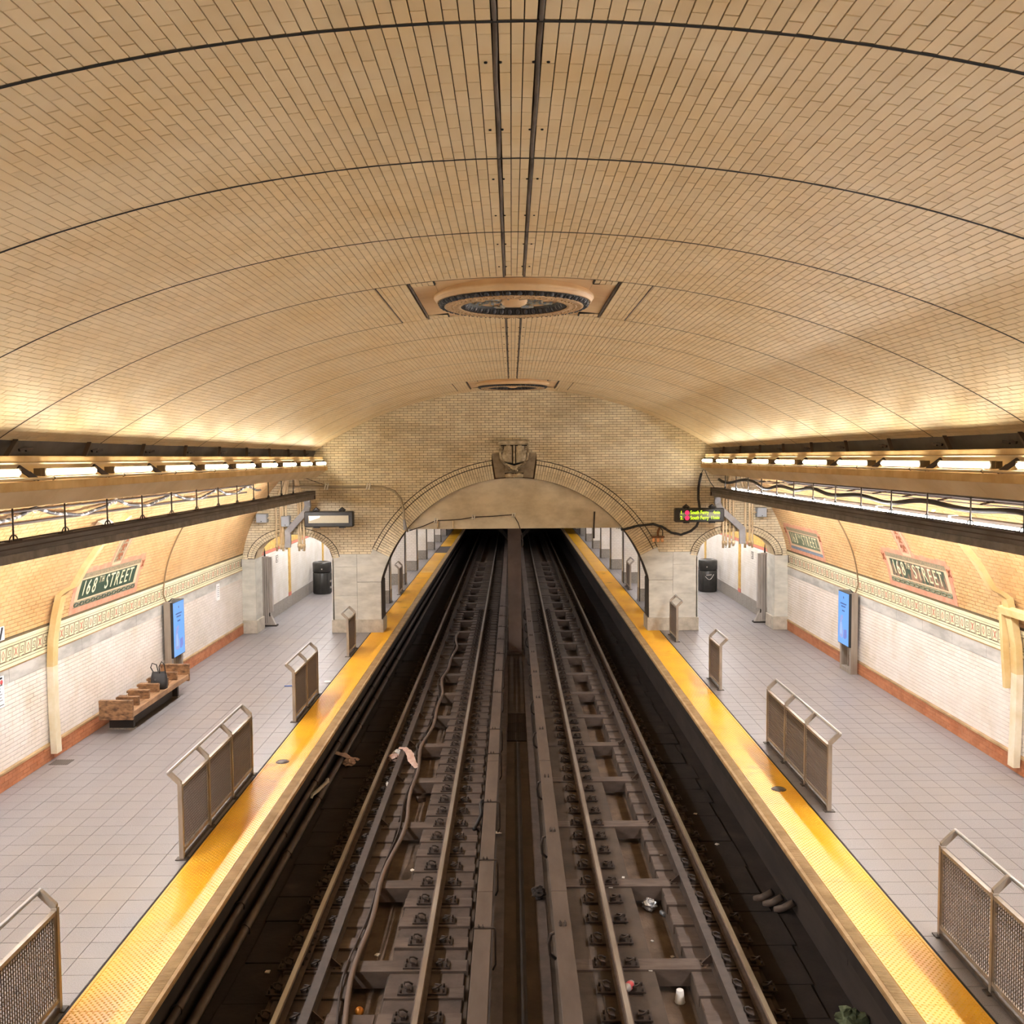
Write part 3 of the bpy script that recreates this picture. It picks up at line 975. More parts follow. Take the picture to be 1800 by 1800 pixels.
# steel columns between the tracks
m_steel = M('steel_painted_brown', '6d5c54', 0.6, col2='5c4c45', nscale=2)
for k, y in enumerate((30.0, 34.6, 39.2, 43.8)):
    c = empty('steel_column', (0.0, y, -1.42), label=f'brown steel column between the tracks, {ORD[k]} behind the arch', cat='column', group='steel columns between the tracks')
    MB().box(-0.21, 0.21, -0.02, 0.0, 0.0, 4.6).build('front_flange', m_steel, c)
    MB().box(-0.21, 0.21, 0.30, 0.32, 0.0, 4.6).build('back_flange', m_steel, c)
    MB().box(-0.012, 0.012, 0.0, 0.30, 0.0, 4.6).build('web', m_steel, c)
    MB().box(-0.27, 0.27, -0.10, 0.40, 0.0, 0.05).build('base_plate', m_steel, c)
    mb = MB().box(-0.16, 0.14, -0.05, -0.02, 0.10, 0.13)
    for x in (-0.13, -0.04, 0.06, 0.15): mb.lathe([(0, 0), (0.014, 0.004), (0.016, 0.02)], 6, (x, -0.05, 0.2), 'Y')
    mb.build('splice_bar', m_steel, c)
    for sg in (-1, 1):
        MB().bar((sg * 0.18, 0.15, 3.7), (sg * 0.95, 0.15, 4.55), 0.12, 0.10).build('knee_brace', m_dark, c)

# platform lights beyond
m_tube2 = M('tube_beyond', 'ffffff', 0.4, emit=E_BEYOND, ecol=C_PLATFORM)
m_fix = M('fixture_white', 'd9d4ca', 0.5)
for sg in (-1, 1):
    for k in range(12):
        y = 28.2 + 2.6 * k
        f = empty('strip_light', (sg * 6.2, y, 3.05), label=f'fluorescent strip light under the ceiling of the {SIDE[sg]} platform, {ORD[k]} beyond the end wall', cat='light', group='strip lights beyond the end wall')
        MB().box(-0.09, 0.09, -0.62, 0.62, 0.03, 0.09).build('housing', m_fix, f)
        MB().box(-0.07, 0.07, -0.6, 0.6, -0.01, 0.03).build('tube', m_tube2, f, bevel=0.01)
        for e in (-0.4, 0.4): MB().box(-0.01, 0.01, e - .01, e + .01, 0.09, 0.2).build('hanger', m_fix, f)
# ================================================================== track bed
ZR = -1.10                            # top of rail
TX = 1.90                             # track centre
GX = 0.755                            # half distance between rail heads
TIE = 0.55
m_bed = M('bed_concrete_grime', '56493f', 0.85, col2='42372f', nscale=1.6, detail=7, bump=0.25, bscale=20)
m_tie = M('tie_timber', '62544c', 0.8, col2='4d4039', nscale=5, stretch=(0.5, 2, 1), piece=0.16, bump=0.2, bscale=30)
m_inf = M('bed_infill', '5d4f48', 0.85, col2='4a3f39', nscale=4, piece=0.08, bump=0.2, bscale=25)
m_pitm = M('pit_dirt', '7a6656', 0.9, col2='594a3e', nscale=3, detail=8, bump=0.5, bscale=35)
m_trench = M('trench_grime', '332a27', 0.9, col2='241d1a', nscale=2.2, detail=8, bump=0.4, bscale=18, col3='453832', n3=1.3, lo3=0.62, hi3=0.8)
m_rail = M('rail_rust', '5e4d44', 0.6, metal=0.3, col2='4a3b34', nscale=8)
m_head = M('rail_head_steel', 'c9c4bf', 0.28, metal=0.55, col2='a39a92', nscale=3, stretch=(1, .2, 1))
m_hside = M('rail_head_side', '8a7869', 0.5, metal=0.3, col2='726154', nscale=8)
m_clip = M('fastener_rust', '4b3d36', 0.7, metal=0.2, col2='382d28', nscale=20)
m_board = M('third_rail_board', '645750', 0.75, col2='554942', nscale=3, stretch=(1, .3, 1))
m_iron = M('iron_dark', '453a35', 0.6, metal=0.3)

bed = MB().box(-3.9, 3.9, Y0, YF, -1.80, -1.62).build('track_floor', m_bed); bed['kind'] = 'structure'
bed['label'] = 'dusty concrete floor under the two tracks'
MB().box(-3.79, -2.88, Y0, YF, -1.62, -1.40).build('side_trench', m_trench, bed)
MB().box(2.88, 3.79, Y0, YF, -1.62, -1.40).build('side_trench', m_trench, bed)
MB().box(-0.62, 0.62, Y0, YF, -1.62, -1.44).build('centre_strip', m_bed, bed)
m_stain = M('drain_stain', '241d19', 0.75, col2='332a25', nscale=4)
MB().box(-0.055, 0.065, 5, 20.6, -1.442, -1.436).build('wet_gutter', m_stain, bed)
for sg in (-1, 1):
    MB().box(sg * 0.22, sg * 0.36, Y0, 29, -1.44, -1.385).build('kerb', m_inf, bed)
# slabs either side of the pits
for sg in (-1, 1):
    MB().box(sg * 0.62, sg * 1.60, Y0, YF, -1.62, -1.285 if sg > 0 else -1.32).build('inner_slab', m_bed, bed)
    MB().box(sg * 2.03, sg * 2.90, Y0, YF, -1.62, -1.32).build('outer_slab', m_bed, bed)
    MB().box(sg * 1.55, sg * 2.08, Y0, YF, -1.70, -1.56).build('pit_bottom', m_pitm, bed)
unit_t = unit_piece('tie_block', 0.02); unit_t.materials.append(m_tie)
unit_i = unit_piece('infill_block', 0.02); unit_i.materials.append(m_inf)
def blk(name, me, x0, x1, y0, y1, z0, z1):
    link(name, me, bed, frame(((x0 + x1) / 2, (y0 + y1) / 2, (z0 + z1) / 2), (abs(x1 - x0) / 2, 0, 0), (0, abs(y1 - y0) / 2, 0), (0, 0, (z1 - z0) / 2)))
TIES = [6.16 + TIE * i for i in range(92)]
for sg in (-1, 1):
    for i, y in enumerate(TIES):
        dz = random.uniform(-0.004, 0.006)
        if i % 4 == 1:                   # full-length tie across the pit
            blk('cross_tie', unit_t, sg * 0.64, sg * 2.86, y - 0.125, y + 0.125, -1.47, -1.262)
            continue
        e = random.uniform(-0.015, 0.015)
        if sg < 0:
            blk('tie_block', unit_t, sg * 0.66, sg * (1.59 + e), y - 0.125, y + 0.125, -1.40, -1.266 + dz)
        else:
            blk('tie_block', unit_t, sg * 0.92, sg * (1.38 + e), y - 0.10, y + 0.10, -1.40, -1.278)
        blk('tie_block', unit_t, sg * (2.02 + e), sg * 2.86, y - 0.125, y + 0.125, -1.40, -1.266 + dz)
    for i, y in enumerate(TIES[:-1]):
        if y > 40: break
        ym = y + TIE / 2
        if sg < 0:
            blk('infill_block', unit_i, sg * 0.68, sg * (1.585 + random.uniform(-.02, .01)), ym - 0.142, ym + 0.142, -1.40, -1.290 + random.uniform(-.006, .004))
        blk('infill_block', unit_i, sg * 2.035, sg * 2.84, ym - 0.142, ym + 0.142, -1.40, -1.291 + random.uniform(-.006, .004))

# running rails: web and foot, bright head, clips at every tie
def rail_fastener_mesh():
    mb = MB()
    mb.box(0.0, 0.215, -0.085, 0.085, -0.004, 0.014)             # plate
    mb.box(0.055, 0.115, -0.05, 0.05, 0.012, 0.045)              # shoulder
    mb.tube([(0.05, -0.05, 0.05), (0.10, -0.062, 0.075), (0.145, -0.035, 0.085), (0.15, 0.0, 0.07), (0.125, 0.03, 0.055), (0.075, 0.05, 0.05)], 0.012, 5)
    for dx, dy in ((0.18, -0.055), (0.18, 0.055)):
        mb.tube([(dx, dy, 0.012), (dx, dy, 0.055)], 0.013, 6)
    me = mb.mesh('rail_fastener'); me.materials.append(m_clip)
    return me
fme = rail_fastener_mesh()
RAILS = {('left', 'outer'): -TX - GX, ('left', 'inner'): -TX + GX, ('right', 'inner'): TX - GX, ('right', 'outer'): TX + GX}
for (sd, io), x in RAILS.items():
    r = empty('running_rail', (x, 6, ZR), label=f'{io} running rail of the {sd} track with worn bright head', cat='rail', group='running rails')
    b = -0.146
    p = [(-0.07, b), (0.07, b), (0.07, b + 0.012), (0.012, b + 0.03), (0.010, -0.042), (-0.010, -0.042), (-0.012, b + 0.03), (-0.07, b + 0.012)]
    MB().prism(p, Y0 - 6, YF - 6.2).build('web_and_foot', m_rail, r)
    h = [(-0.034, -0.044), (0.034, -0.044), (0.037, -0.012), (0.028, 0.0), (-0.028, 0.0), (-0.037, -0.012)]
    hd = MB().prism(h, Y0 - 6, YF - 6.2).build('head', m_hside, r)
    MB().box(-0.027, 0.027, Y0 - 6, YF - 6.2, -0.001, 0.0015).build('running_surface', m_head, hd)
    for y in TIES:
        if y > 38: break
        for s in (-1, 1):
            link('rail_fastener', fme, r, Matrix.Translation((s * 0.065, y - 6, b - 0.012)) @ Matrix.Rotation(0 if s > 0 else math.pi, 4, 'Z'))
    if sd == 'left' and io == 'outer':     # bolted joint bar
        mb = MB().box(0.012, 0.035, 5.05, 5.95, -0.115, -0.05)
        for k in range(5): mb.lathe([(0, 0.03), (0.018, 0.028), (0.02, 0.0)], 6, (0.035, 5.15 + 0.17 * k, -0.082), 'X')
        mb.build('joint_bar', m_clip, r)

# guard rails inside the outer rails
gme = MB()
gme.box(0.0, 0.20, -0.09, 0.09, -0.186, -0.165)
gme.prism([(0.02, -0.165), (0.16, -0.165), (0.02, -0.03)], -0.010, 0.010)
for dx, dy in ((0.08, -0.055), (0.15, -0.055), (0.08, 0.055), (0.15, 0.055)):
    gme.tube([(dx, dy, -0.165), (dx, dy, -0.145)], 0.014, 6)
gmesh = gme.mesh('guard_bracket'); gmesh.materials.append(m_rail)
for sg in (-1, 1):
    x = sg * 2.335
    g = empty('guard_rail', (x, 6, ZR), label=f'brown steel guard rail bolted inside the outer rail of the {SIDE[sg]} track', cat='guard rail', group='guard rails')
    MB().prism([(-0.052, 0.012), (0.052, 0.012), (0.052, -0.016), (0.012, -0.030), (0.012, -0.15), (0.05, -0.16), (0.05, -0.175), (-0.05, -0.175), (-0.05, -0.16), (-0.012, -0.15), (-0.012, -0.030), (-0.052, -0.016)], Y0 - 6, YF - 6.2).build('rail_bar', M('guard_rail_brown', '4f433d', 0.65, col2='413732', nscale=6), g)
    for i, y in enumerate(TIES):
        if y > 40 or not (i % 4 == 1 or (sg < 0 and i % 4 == 3 and y < 12)): continue
        link('guard_bracket', gmesh, g, Matrix.Translation((0, y - 6, 0.0)) @ Matrix.Rotation(math.pi if sg > 0 else 0, 4, 'Z'))

# contact rails under cover boards
def bolts(mb, x, y, z):
    mb.lathe([(0, 0.045), (0.004, 0.045), (0.012, 0.02), (0.016, 0.018), (0.016, 0.0)], 6, (x, y, z))
for sg in (-1, 1):
    xc = -0.465 if sg < 0 else 0.515
    t = empty('contact_rail', (xc, 6, -1.40), label=f'contact rail under a long flat cover board beside the {SIDE[sg]} track', cat='contact rail', group='covered contact rails')
    y = Y0
    k = 0
    while y < YF - 1:
        b = min(y + 5.4, YF - 0.5)
        bw = 0.105
        mb = MB().box(-bw, bw, y - 6 + 0.004, b - 6 - 0.004, 0.500, 0.540)
        mb.build('cover_board', m_board, t, bevel=0.006)
        y = b; k += 1
    p = [(-0.06, 0.16), (0.06, 0.16), (0.06, 0.18), (0.012, 0.2), (0.012, 0.3), (0.04, 0.31), (0.04, 0.35), (-0.04, 0.35), (-0.04, 0.31), (-0.012, 0.3), (-0.012, 0.2), (-0.06, 0.18)]
    MB().prism(p, Y0 - 6, YF - 6.2).build('power_rail', m_rail, t)
    if sg < 0:
        MB().box(-0.30, 0.02, Y0 - 6, 23, 0.0, 0.02).build('foot_plank', m_bed, t)
    for y in ([7.0, 9.1, 11.22, 13.18, 15.45, 18.03, 19.68, 22.84, 25.2, 27.4, 29.6, 31.8, 34.0, 36.2] if sg < 0 else [6.0, 8.6, 11.3, 14.23, 16.69, 19.69, 22.29, 25.0, 27.6, 30.2, 32.8, 35.4]):
        yy = y - 6
        if sg < 0:
            mb = MB()
            mb.bar((-0.11, yy, 0.546), (0.12, yy, 0.546), 0.035, 0.014)
            bolts(mb, -0.05, yy, 0.55); bolts(mb, 0.0, yy, 0.55)
            mb.tube([(0.10, yy, 0.545), (0.145, yy, 0.54), (0.155, yy - 0.01, 0.50), (0.155, yy - 0.06, 0.12), (0.12, yy - 0.06, 0.05)], 0.013, 6)
            mb.build('cover_bracket', m_iron, t)
        else:
            mb = MB()
            for dx in (-0.03, 0.03):
                for dy in (-0.03, 0.03): bolts(mb, dx, yy + dy, 0.54)
            mb.build('cover_bolts', m_iron, t)
            a = [(-0.08, yy - 0.1, 0.50), (-0.15, yy - 0.1, 0.47), (-0.175, yy - 0.1, 0.35), (-0.16, yy - 0.1, 0.22), (-0.09, yy - 0.1, 0.16)]
            MB().tube(a, 0.02, 6).build('cover_bracket', m_iron, t)
        MB().lathe([(0.06, 0.0), (0.065, 0.03), (0.045, 0.05), (0.06, 0.08), (0.045, 0.1), (0.055, 0.16)], 10, (0, yy, 0)).build('insulator', m_iron, t)

# grating in the centre gutter
gr = empty('floor_grating', (0.0, 20.7, -1.42), label='dark steel drain grating between the two contact rails', cat='grating')
mb = MB().box(-0.34, 0.37, 0, 0.03, -0.03, 0.02).box(-0.34, 0.37, 2.17, 2.2, -0.03, 0.02).box(-0.36, -0.33, 0, 2.2, -0.03, 0.02).box(0.36, 0.39, 0, 2.2, -0.03, 0.02)
mb.build('frame', m_iron, gr)
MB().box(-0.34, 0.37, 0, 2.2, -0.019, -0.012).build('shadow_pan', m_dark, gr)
for k in range(22):
    x = -0.31 + 0.0315 * k
    MB().box(x, x + 0.012, 0.02, 2.18, -0.012, 0.012).build('bar', m_iron, gr)
for y in (0.7, 1.45): MB().box(-0.33, 0.36, y, y + 0.012, -0.012, 0.006).build('cross_bar', m_iron, gr)

# winding cable along the left pit
pts = []
y = 6.0
while y < 33:
    x = -1.955 + 0.05 * math.sin(y * 0.9) + 0.035 * math.sin(y * 2.1 + 1)
    pts.append((x, y, -1.228 + 0.01 * math.sin(y * 3))); y += 0.25
cb = MB().tube(pts, 0.034, 7).build('track_cable', M('cable_brown', '6b5a50', 0.7)); tag(cb, 'thick brown cable winding along the pit of the left track', 'cable')
pts = [(p[0] - 0.075 - 0.03 * math.sin(p[1] * 1.3), p[1], -1.24) for p in pts]
cb = MB().tube(pts, 0.013, 6).build('track_cable', m_iron); tag(cb, 'thin dark cable lying beside the thick cable in the left track', 'cable')

# uneven slabs on the floor of the side trenches
unit_s = unit_piece('trench_slab', 0.02); unit_s.materials.append(m_trench)
for sg in (-1, 1):
    y = 6.0
    while y < 34:
        L_ = random.uniform(0.5, 1.1)
        a = random.uniform(0.0, 0.12)
        blk('trench_slab', unit_s, sg * (2.90 + a * 0.3), sg * (3.42 + a), y + 0.01, y + L_ - 0.01, -1.42, -1.385 + random.uniform(0, 0.015)); y += L_
# pipes along the platform sides
m_pipeb = M('pipe_brown', '67584f', 0.6, col2='4d413a', nscale=3)
for sg in (-1, 1):
    for z, x, r, nm in ((-0.98, 3.68, 0.045, 'upper'), (-1.30, 3.63, 0.058, 'lower')) if sg < 0 else ((-0.44, 3.71, 0.045, 'upper'), (-0.63, 3.69, 0.062, 'lower')):
        p = empty('wall_pipe', (sg * x, 6, z), label=f'{nm} brown pipe running along the face of the {SIDE[sg]} platform', cat='pipe', group='pipes under the platform edges')
        MB().tube([(0, Y0 - 6, 0), (0, 10, 0), (0.0, YF - 6.5, 0)], r, 10).build('barrel', m_pipeb, p)
        for y in np.arange(1.4, 24, 2.35):
            MB().tube([(sg * 0.08, y, r * 0.7), (sg * 0.03, y, r + 0.008), (0, y, r + 0.012), (-sg * (r + 0.008), y, 0.01), (-sg * (r + .004), y, -r)], 0.012, 5).build('strap', m_iron, p)
# ================================================================== cornices, lamps, cable trays
m_corn = M('cornice_plaster', 'd6b883', 0.7, col2='bd9a63', nscale=2.5, detail=6)
m_corn2 = M('canopy_board', 'dcc8a6', 0.75, col2='cdb68f', nscale=1.3, detail=5)
m_grey = M('cornice_grey', '625d59', 0.8, col2='504b47', nscale=2)
m_lamp = M('strip_lens', 'ffffff', 0.4, emit=E_CORNICE, ecol=C_CORNICE)
m_ptube = M('platform_tube', 'ffffff', 0.4, emit=E_PLATFORM, ecol=C_PLATFORM)
m_tray = M('tray_dark', '6a6564', 0.45, col2='565150', nscale=5, stretch=(1, .3, 1), rough2=0.6)
m_trayl = M('tray_side', '7c7674', 0.4, col2='5e5957', nscale=6)
m_rod = M('rod_steel', '4f4a47', 0.4, metal=0.6)
YE = YW - 0.35
m_lcap = M('lamp_cap_brown', '7d6c55', 0.6)
LY = [25.42 - 1.80 * k for k in range(16)]
DX = 0.22
for sg in (-1, 1):
    S = SIDE[sg]
    co = empty('light_cornice', (-sg * DX, 0, 4.6), label=f'plaster light cornice with sloping canopy board along the {S} side of the vault', cat='cornice', group='light cornices')
    def P(*q): return [(sg * a, b - 4.6) for a, b in q]
    MB().prism(P((5.47, 4.865), (5.56, 4.865), (5.56, 4.935), (5.47, 4.935)), Y0, YE).build('upper_beam', m_corn, co, bevel=0.006)
    MB().prism(P((5.46, 4.845), (5.72, 4.845), (5.72, 4.862), (5.46, 4.862)), Y0, YE).build('lamp_shelf', m_corn2, co)
    MB().prism(P((5.70, 4.66), (5.72, 4.66), (5.72, 4.85), (5.70, 4.85)), Y0, YE).build('lamp_back', m_corn2, co)
    MB().prism(P((5.36, 4.565), (5.41, 4.565), (5.41, 4.665), (5.36, 4.665)), Y0, YE + 0.1).build('lower_fascia', m_corn, co, bevel=0.005)
    MB().prism(P((5.41, 4.645), (5.72, 4.645), (5.72, 4.66), (5.41, 4.66)), Y0, YE).build('lower_shelf', m_corn2, co)
    # canopy board in lengths
    y = Y0
    while y < YE:
        b = min(y + 2.44, YE)
        e0, e1 = y + 0.0015, b - 0.0015
        mb = MB()
        a1, a2 = P((5.372, 4.563), (5.545, 4.383))
        cut = 0.45 if b >= YE - 0.01 else 0.0
        n = Vector((-sg * 0.198, 0, -0.173)).normalized() * 0.012
        vs = [(a1[0], e0, a1[1]), (a1[0], e1, a1[1]), (a2[0], e1 - cut, a2[1]), (a2[0], e0, a2[1])]
        vs2 = [(v[0] - n[0], v[1], v[2] - n[2]) for v in vs]
        mb._add(vs + vs2, [(0, 1, 2, 3), (7, 6, 5, 4), (0, 4, 5, 1), (1, 5, 6, 2), (2, 6, 7, 3), (3, 7, 4, 0)])
        mb.build('canopy_board', m_corn2, co)
        y = b
    MB().prism(P((5.535, 4.393), (6.58, 4.55), (6.58, 4.565), (5.535, 4.408)), Y0, YE - 0.45).build('soffit_board', m_corn2, co)
    MB().tube([(sg * 5.385, Y0, 0.090), (sg * 5.385, 12, 0.088), (sg * 5.385, YE, 0.090)], 0.017, 7).build('conduit', m_corn2, co)
    for y in np.arange(1.0, YE, 1.9):
        MB().tube([(sg * 5.36, y, 0.09), (sg * 5.385, y, 0.112), (sg * 5.41, y, 0.09), (sg * 5.385, y, 0.065), (sg * 5.36, y, 0.09)], 0.006, 5).build('conduit_clip', m_rod, co)
    # grey recess with struts between the cornice and the vault edge
    MB().prism(P((5.84, 4.80), (5.88, 4.80), (5.76, 5.15), (5.72, 5.15)), Y0, YW).build('recess_panel', m_grey, co)
    for y in LY:
        yy = y + 0.90
        if yy > YE: continue
        MB().bar((sg * 5.58, yy - 0.22, 0.32), (sg * 5.70, yy + 0.22, 0.50), 0.05, 0.04).build('strut', m_iron, co)
        mb = MB()
        for dy in (0.28, 0.42): mb.bar((sg * 5.70, yy + dy, 0.40), (sg * 5.66, yy + dy + .07, 0.42), 0.035, 0.03)
        mb.build('strut_bolts', m_iron, co)
    # the strip lamps
    for k, y in enumerate(LY):
        vis = k < 9 + (1 if sg < 0 else 1)
        f = empty('strip_lamp', (sg * (5.43 - DX), y, 4.757), label=(f'white strip lamp in the {S} cornice, {ORD[k]} from the end wall' if k < 12 else f'white strip lamp in the {S} cornice behind the viewer'), cat='lamp', group='cornice strip lamps')
        L_ = 0.61
        mb = MB(); hh = 0.032
        prof = [(sg * 0.022, -hh), (-sg * 0.010, -hh), (-sg * 0.034, -hh * 0.5), (-sg * 0.040, 0), (-sg * 0.034, hh * 0.5), (-sg * 0.010, hh), (sg * 0.022, hh)]
        mb.prism(prof, -L_, L_).build('lens', m_lamp, f)
        MB().box(sg * 0.022, sg * 0.10, -L_ - 0.05, L_ + 0.05, -0.042, 0.042).build('housing', m_lcap, f)
        for e in (-1, 1):
            MB().prism([(-sg * 0.02, -0.045), (sg * 0.04, -0.045), (sg * 0.04, 0.045), (-sg * 0.02, 0.045)], e * (L_ + 0.002), e * (L_ + 0.04)).build('end_cap', m_lcap, f)
        mb = MB().bar((-sg * 0.02, 0.94, -0.07), (sg * 0.10, 0.82, 0.06), 0.05, 0.05)
        mb.bar((-sg * 0.03, 1.0, -0.085), (sg * 0.06, 0.97, 0.0), 0.03, 0.03)
        mb.build('bracket', m_iron, f)
    # cable tray on rods
    tr = empty('cable_tray', (sg * 5.5, 0, 3.78), label=f'dark metal cable tray hung on rods along the {S} platform', cat='cable tray', group='cable trays')
    ye = YW - (0.65 if sg < 0 else 0.25)
    MB().box(-sg * 0.09, sg * 0.10, ye - 0.004, ye + 0.01, 0.0, 0.236).build('end_plate', m_iron, tr)
    MB().prism([(-sg * 0.075, 0.105), (sg * 0.085, 0.105), (sg * 0.085, 0.225), (-sg * 0.075, 0.225)], Y0, ye).build('upper_channel', m_tray, tr)
    MB().prism([(-sg * 0.06, 0.0), (sg * 0.07, 0.0), (sg * 0.085, 0.098), (-sg * 0.055, 0.098)], Y0, ye).build('lower_channel', m_trayl, tr)
    MB().prism([(-sg * 0.082, 0.155), (-sg * 0.075, 0.155), (-sg * 0.075, 0.168), (-sg * 0.082, 0.168)], Y0, ye).build('rib', m_iron, tr)
    MB().prism([(-sg * 0.088, 0.212), (-sg * 0.07, 0.212), (-sg * 0.07, 0.236), (-sg * 0.088, 0.236)], Y0, ye).build('lip', m_iron, tr)
    MB().prism([(sg * 0.08, 0.212), (sg * 0.1, 0.212), (sg * 0.1, 0.236), (sg * 0.08, 0.236)], Y0, ye).build('lip', m_iron, tr)
    y = 1.85
    while y < ye - 1.3:
        zt = 4.40 - 3.78
        MB().tube([(0.0, y, 0.24), (0.0, y, zt)], 0.011, 6).build('hanger_rod', m_rod, tr)
        pts = [(0.0, y + 0.085 * math.cos(a), 0.236 + 0.06 * math.sin(a)) for a in np.linspace(0, math.pi, 9)]
        MB().tube(pts, 0.008, 5).build('hanger_loop', m_rod, tr)
        MB().box(-0.03, 0.03, y - 0.13, y + 0.13, 0.228, 0.240).build('hanger_foot', m_iron, tr)
        y += 1.20
    # fluorescent tubes carried behind the tray, over the platform
    zt = 3.83 if sg < 0 else 4.0
    for k, y in enumerate(np.arange(YW - 2.6, Y0 + 1.5, -2.5)):
        f = empty('platform_light', (sg * (5.76 if sg < 0 else 5.78), y, zt), label=(f'fluorescent strip behind the {S} cable tray, {ORD[k]} from the end wall'), cat='light', group='platform strip lights behind the trays')
        MB().box(-0.07, 0.07, -1.21, 1.21, 0.03, 0.07).build('housing', m_fix, f)
        MB().box(-0.05, 0.05, -1.2, 1.2, -0.035, 0.03).build('tube', m_ptube, f, bevel=0.012)
        for e in (-0.8, 0.8): MB().bar((0, e, 0.05), (sg * (5.58 - 5.76 if sg < 0 else 5.58 - 5.78), e, 3.95 - zt), 0.03, 0.01).build('mounting_arm', m_rod, f)
# ================================================================== ceiling medallions
m_egg = M('egg_dark_blue', '4a4d55', 0.3, col2='2c2d33', nscale=14)
m_eggbk = M('egg_ground', '1d1c1e', 0.5)
m_ringtan = M('ring_mosaic_tan', 'd2b48c', 0.55, col2='a5835c', nscale=38, detail=3, piece=0.08)
m_blue = M('ornament_blue', '6d7a86', 0.5, col2='a89a80', nscale=22, lo=0.45, hi=0.55)
eggm = MB(); eggm.lathe([(0.0, 0.020), (0.012, 0.019), (0.021, 0.010), (0.023, 0.0), (0.018, -0.02)], 8)
egg_me = eggm.mesh('egg'); egg_me.materials.append(m_egg)
dartm = MB().box(-0.004, 0.004, -0.03, 0.03, -0.01, 0.013); dart_me = dartm.mesh('dart'); dart_me.materials.append(m_egg)
for mi, my in enumerate(MED_Y):
    zc = vault_z(0)
    ry = my - 0.24
    # terracotta panel flush with the vault (part of the ceiling): cross-shaped, in four plates
    for (x0, x1, y0, y1) in ((-0.85, -0.001, my - MED_HY, ry), (0.001, 0.85, my - MED_HY, ry), (-0.85, -0.001, ry + .002, my + MED_HY), (0.001, 0.85, ry + .002, my + MED_HY),
                             (-MED_HX, -0.852, my - MED_HY + 0.22, ry), (0.852, MED_HX, my - MED_HY + 0.22, ry), (-MED_HX, -0.852, ry + .002, my + MED_HY - 0.22), (0.852, MED_HX, ry + .002, my + MED_HY - 0.22)):
        mb = MB(); n = 4
        X = np.linspace(x0 - 0.03, x1 + XC, n + 1)
        for i in range(n):
            a, b = X[i], X[i + 1]
            mb.quad((a, y0, vault_z(a) + 0.004), (a, y1, vault_z(a) + 0.004), (b, y1, vault_z(b) + 0.004), (b, y0, vault_z(b) + 0.004))
        mb.build('panel_plate', m_terra, ceiling, recalc=False)
    # brick patches in the notched corners, with dark borders
    for sx in (-1, 1):
        for sy in (-1, 1):
            cy = my + sy * (MED_HY - 0.11)
            C, U, V, N = [], [], [], []
            for k in range(4):
                x = sx * (0.855 + 0.061 * (k + 0.5)) - 0.03
                for q in range(1):
                    C.append((x, cy, vault_z(x))); U.append((-0.0285, 0, 0)); V.append((0, 0.105, 0)); N.append((0, 0, -0.012))
            pieces('corner_brick', C, U, V, N, m_vault, ceiling, 50)
            xa, xb = sx * 0.85 - 0.03, sx * MED_HX - 0.03
            ye_ = my + sy * (MED_HY - 0.22)
            MB().box(min(xa, xb), max(xa, xb), ye_ - 0.008, ye_ + 0.008, vault_z(1.0) - 0.004, vault_z(1.0) + 0.05).build('panel_joint', m_joint, ceiling)
            MB().box(xa - 0.008, xa + 0.008, min(ye_, cy + sy * .11), max(ye_, cy + sy * .11), vault_z(0.85) - 0.016, vault_z(0.85) + 0.05).build('panel_joint', m_joint, ceiling)
        for xx in (MED_HX + 0.015, MED_HX + 0.36):
            x = sx * xx - 0.03
            MB().tube([(x, my - MED_HY, vault_z(x) - 0.004), (x, my + MED_HY, vault_z(x) - 0.004)], 0.013, 6).build('crown_rib', m_rib, ceiling)
    md = empty('ceiling_medallion', (-0.03, ry, zc - 0.015), label=('large' if mi == 0 else 'far') + (' round ceiling medallion with dark egg mouldings, nearest the viewer' if mi == 0 else ' round ceiling medallion just in front of the end wall'), cat='medallion', group='ceiling medallions')
    MB().lathe([(0.905, 0.06), (0.905, -0.02), (0.92, -0.035), (0.925, -0.055), (0.912, -0.075), (0.898, -0.08), (0.895, -0.105), (0.872, -0.112), (0.872, -0.10)], 72).build('outer_moulding', m_terra, md)
    eb = MB().lathe([(0.876, -0.100), (0.862, -0.128), (0.80, -0.150), (0.80, -0.12)], 72).build('egg_band', m_eggbk, md)
    for k in range(44):
        a = 2 * math.pi * (k + 0.5) / 44
        c = Vector((0.845 * math.cos(a), 0.845 * math.sin(a), -0.133))
        z = Vector((math.cos(a) * 0.62, math.sin(a) * 0.62, -0.78)).normalized(); x = Vector((-math.sin(a), math.cos(a), 0)); y = z.cross(x)
        link('egg', egg_me, eb, frame(c, x * 1.25, y * 1.3, z))
        a += math.pi / 44
        c = Vector((0.845 * math.cos(a), 0.845 * math.sin(a), -0.133))
        z = Vector((math.cos(a) * 0.62, math.sin(a) * 0.62, -0.78)).normalized(); x = Vector((-math.sin(a), math.cos(a), 0)); y = z.cross(x)
        link('dart', dart_me, eb, frame(c, x, y, z))
    MB().lathe([(0.805, -0.10), (0.803, -0.153), (0.775, -0.160), (0.765, -0.153), (0.66, -0.153), (0.65, -0.160), (0.615, -0.158), (0.612, -0.10)], 72).build('mosaic_ring', m_ringtan, md)
    studs = MB()
    for k in range(60):
        a = 2 * math.pi * k / 60
        studs.lathe([(0.0, -0.014), (0.012, -0.010), (0.016, 0.0)], 6, (0.712 * math.cos(a), 0.712 * math.sin(a), -0.153))
    o = studs.build('ring_studs', m_ringtan, md); o['kind'] = 'stuff'
    ib = MB().lathe([(0.614, -0.150), (0.575, -0.142), (0.535, -0.085), (0.53, -0.06)], 72).build('inner_egg_band', m_eggbk, md)
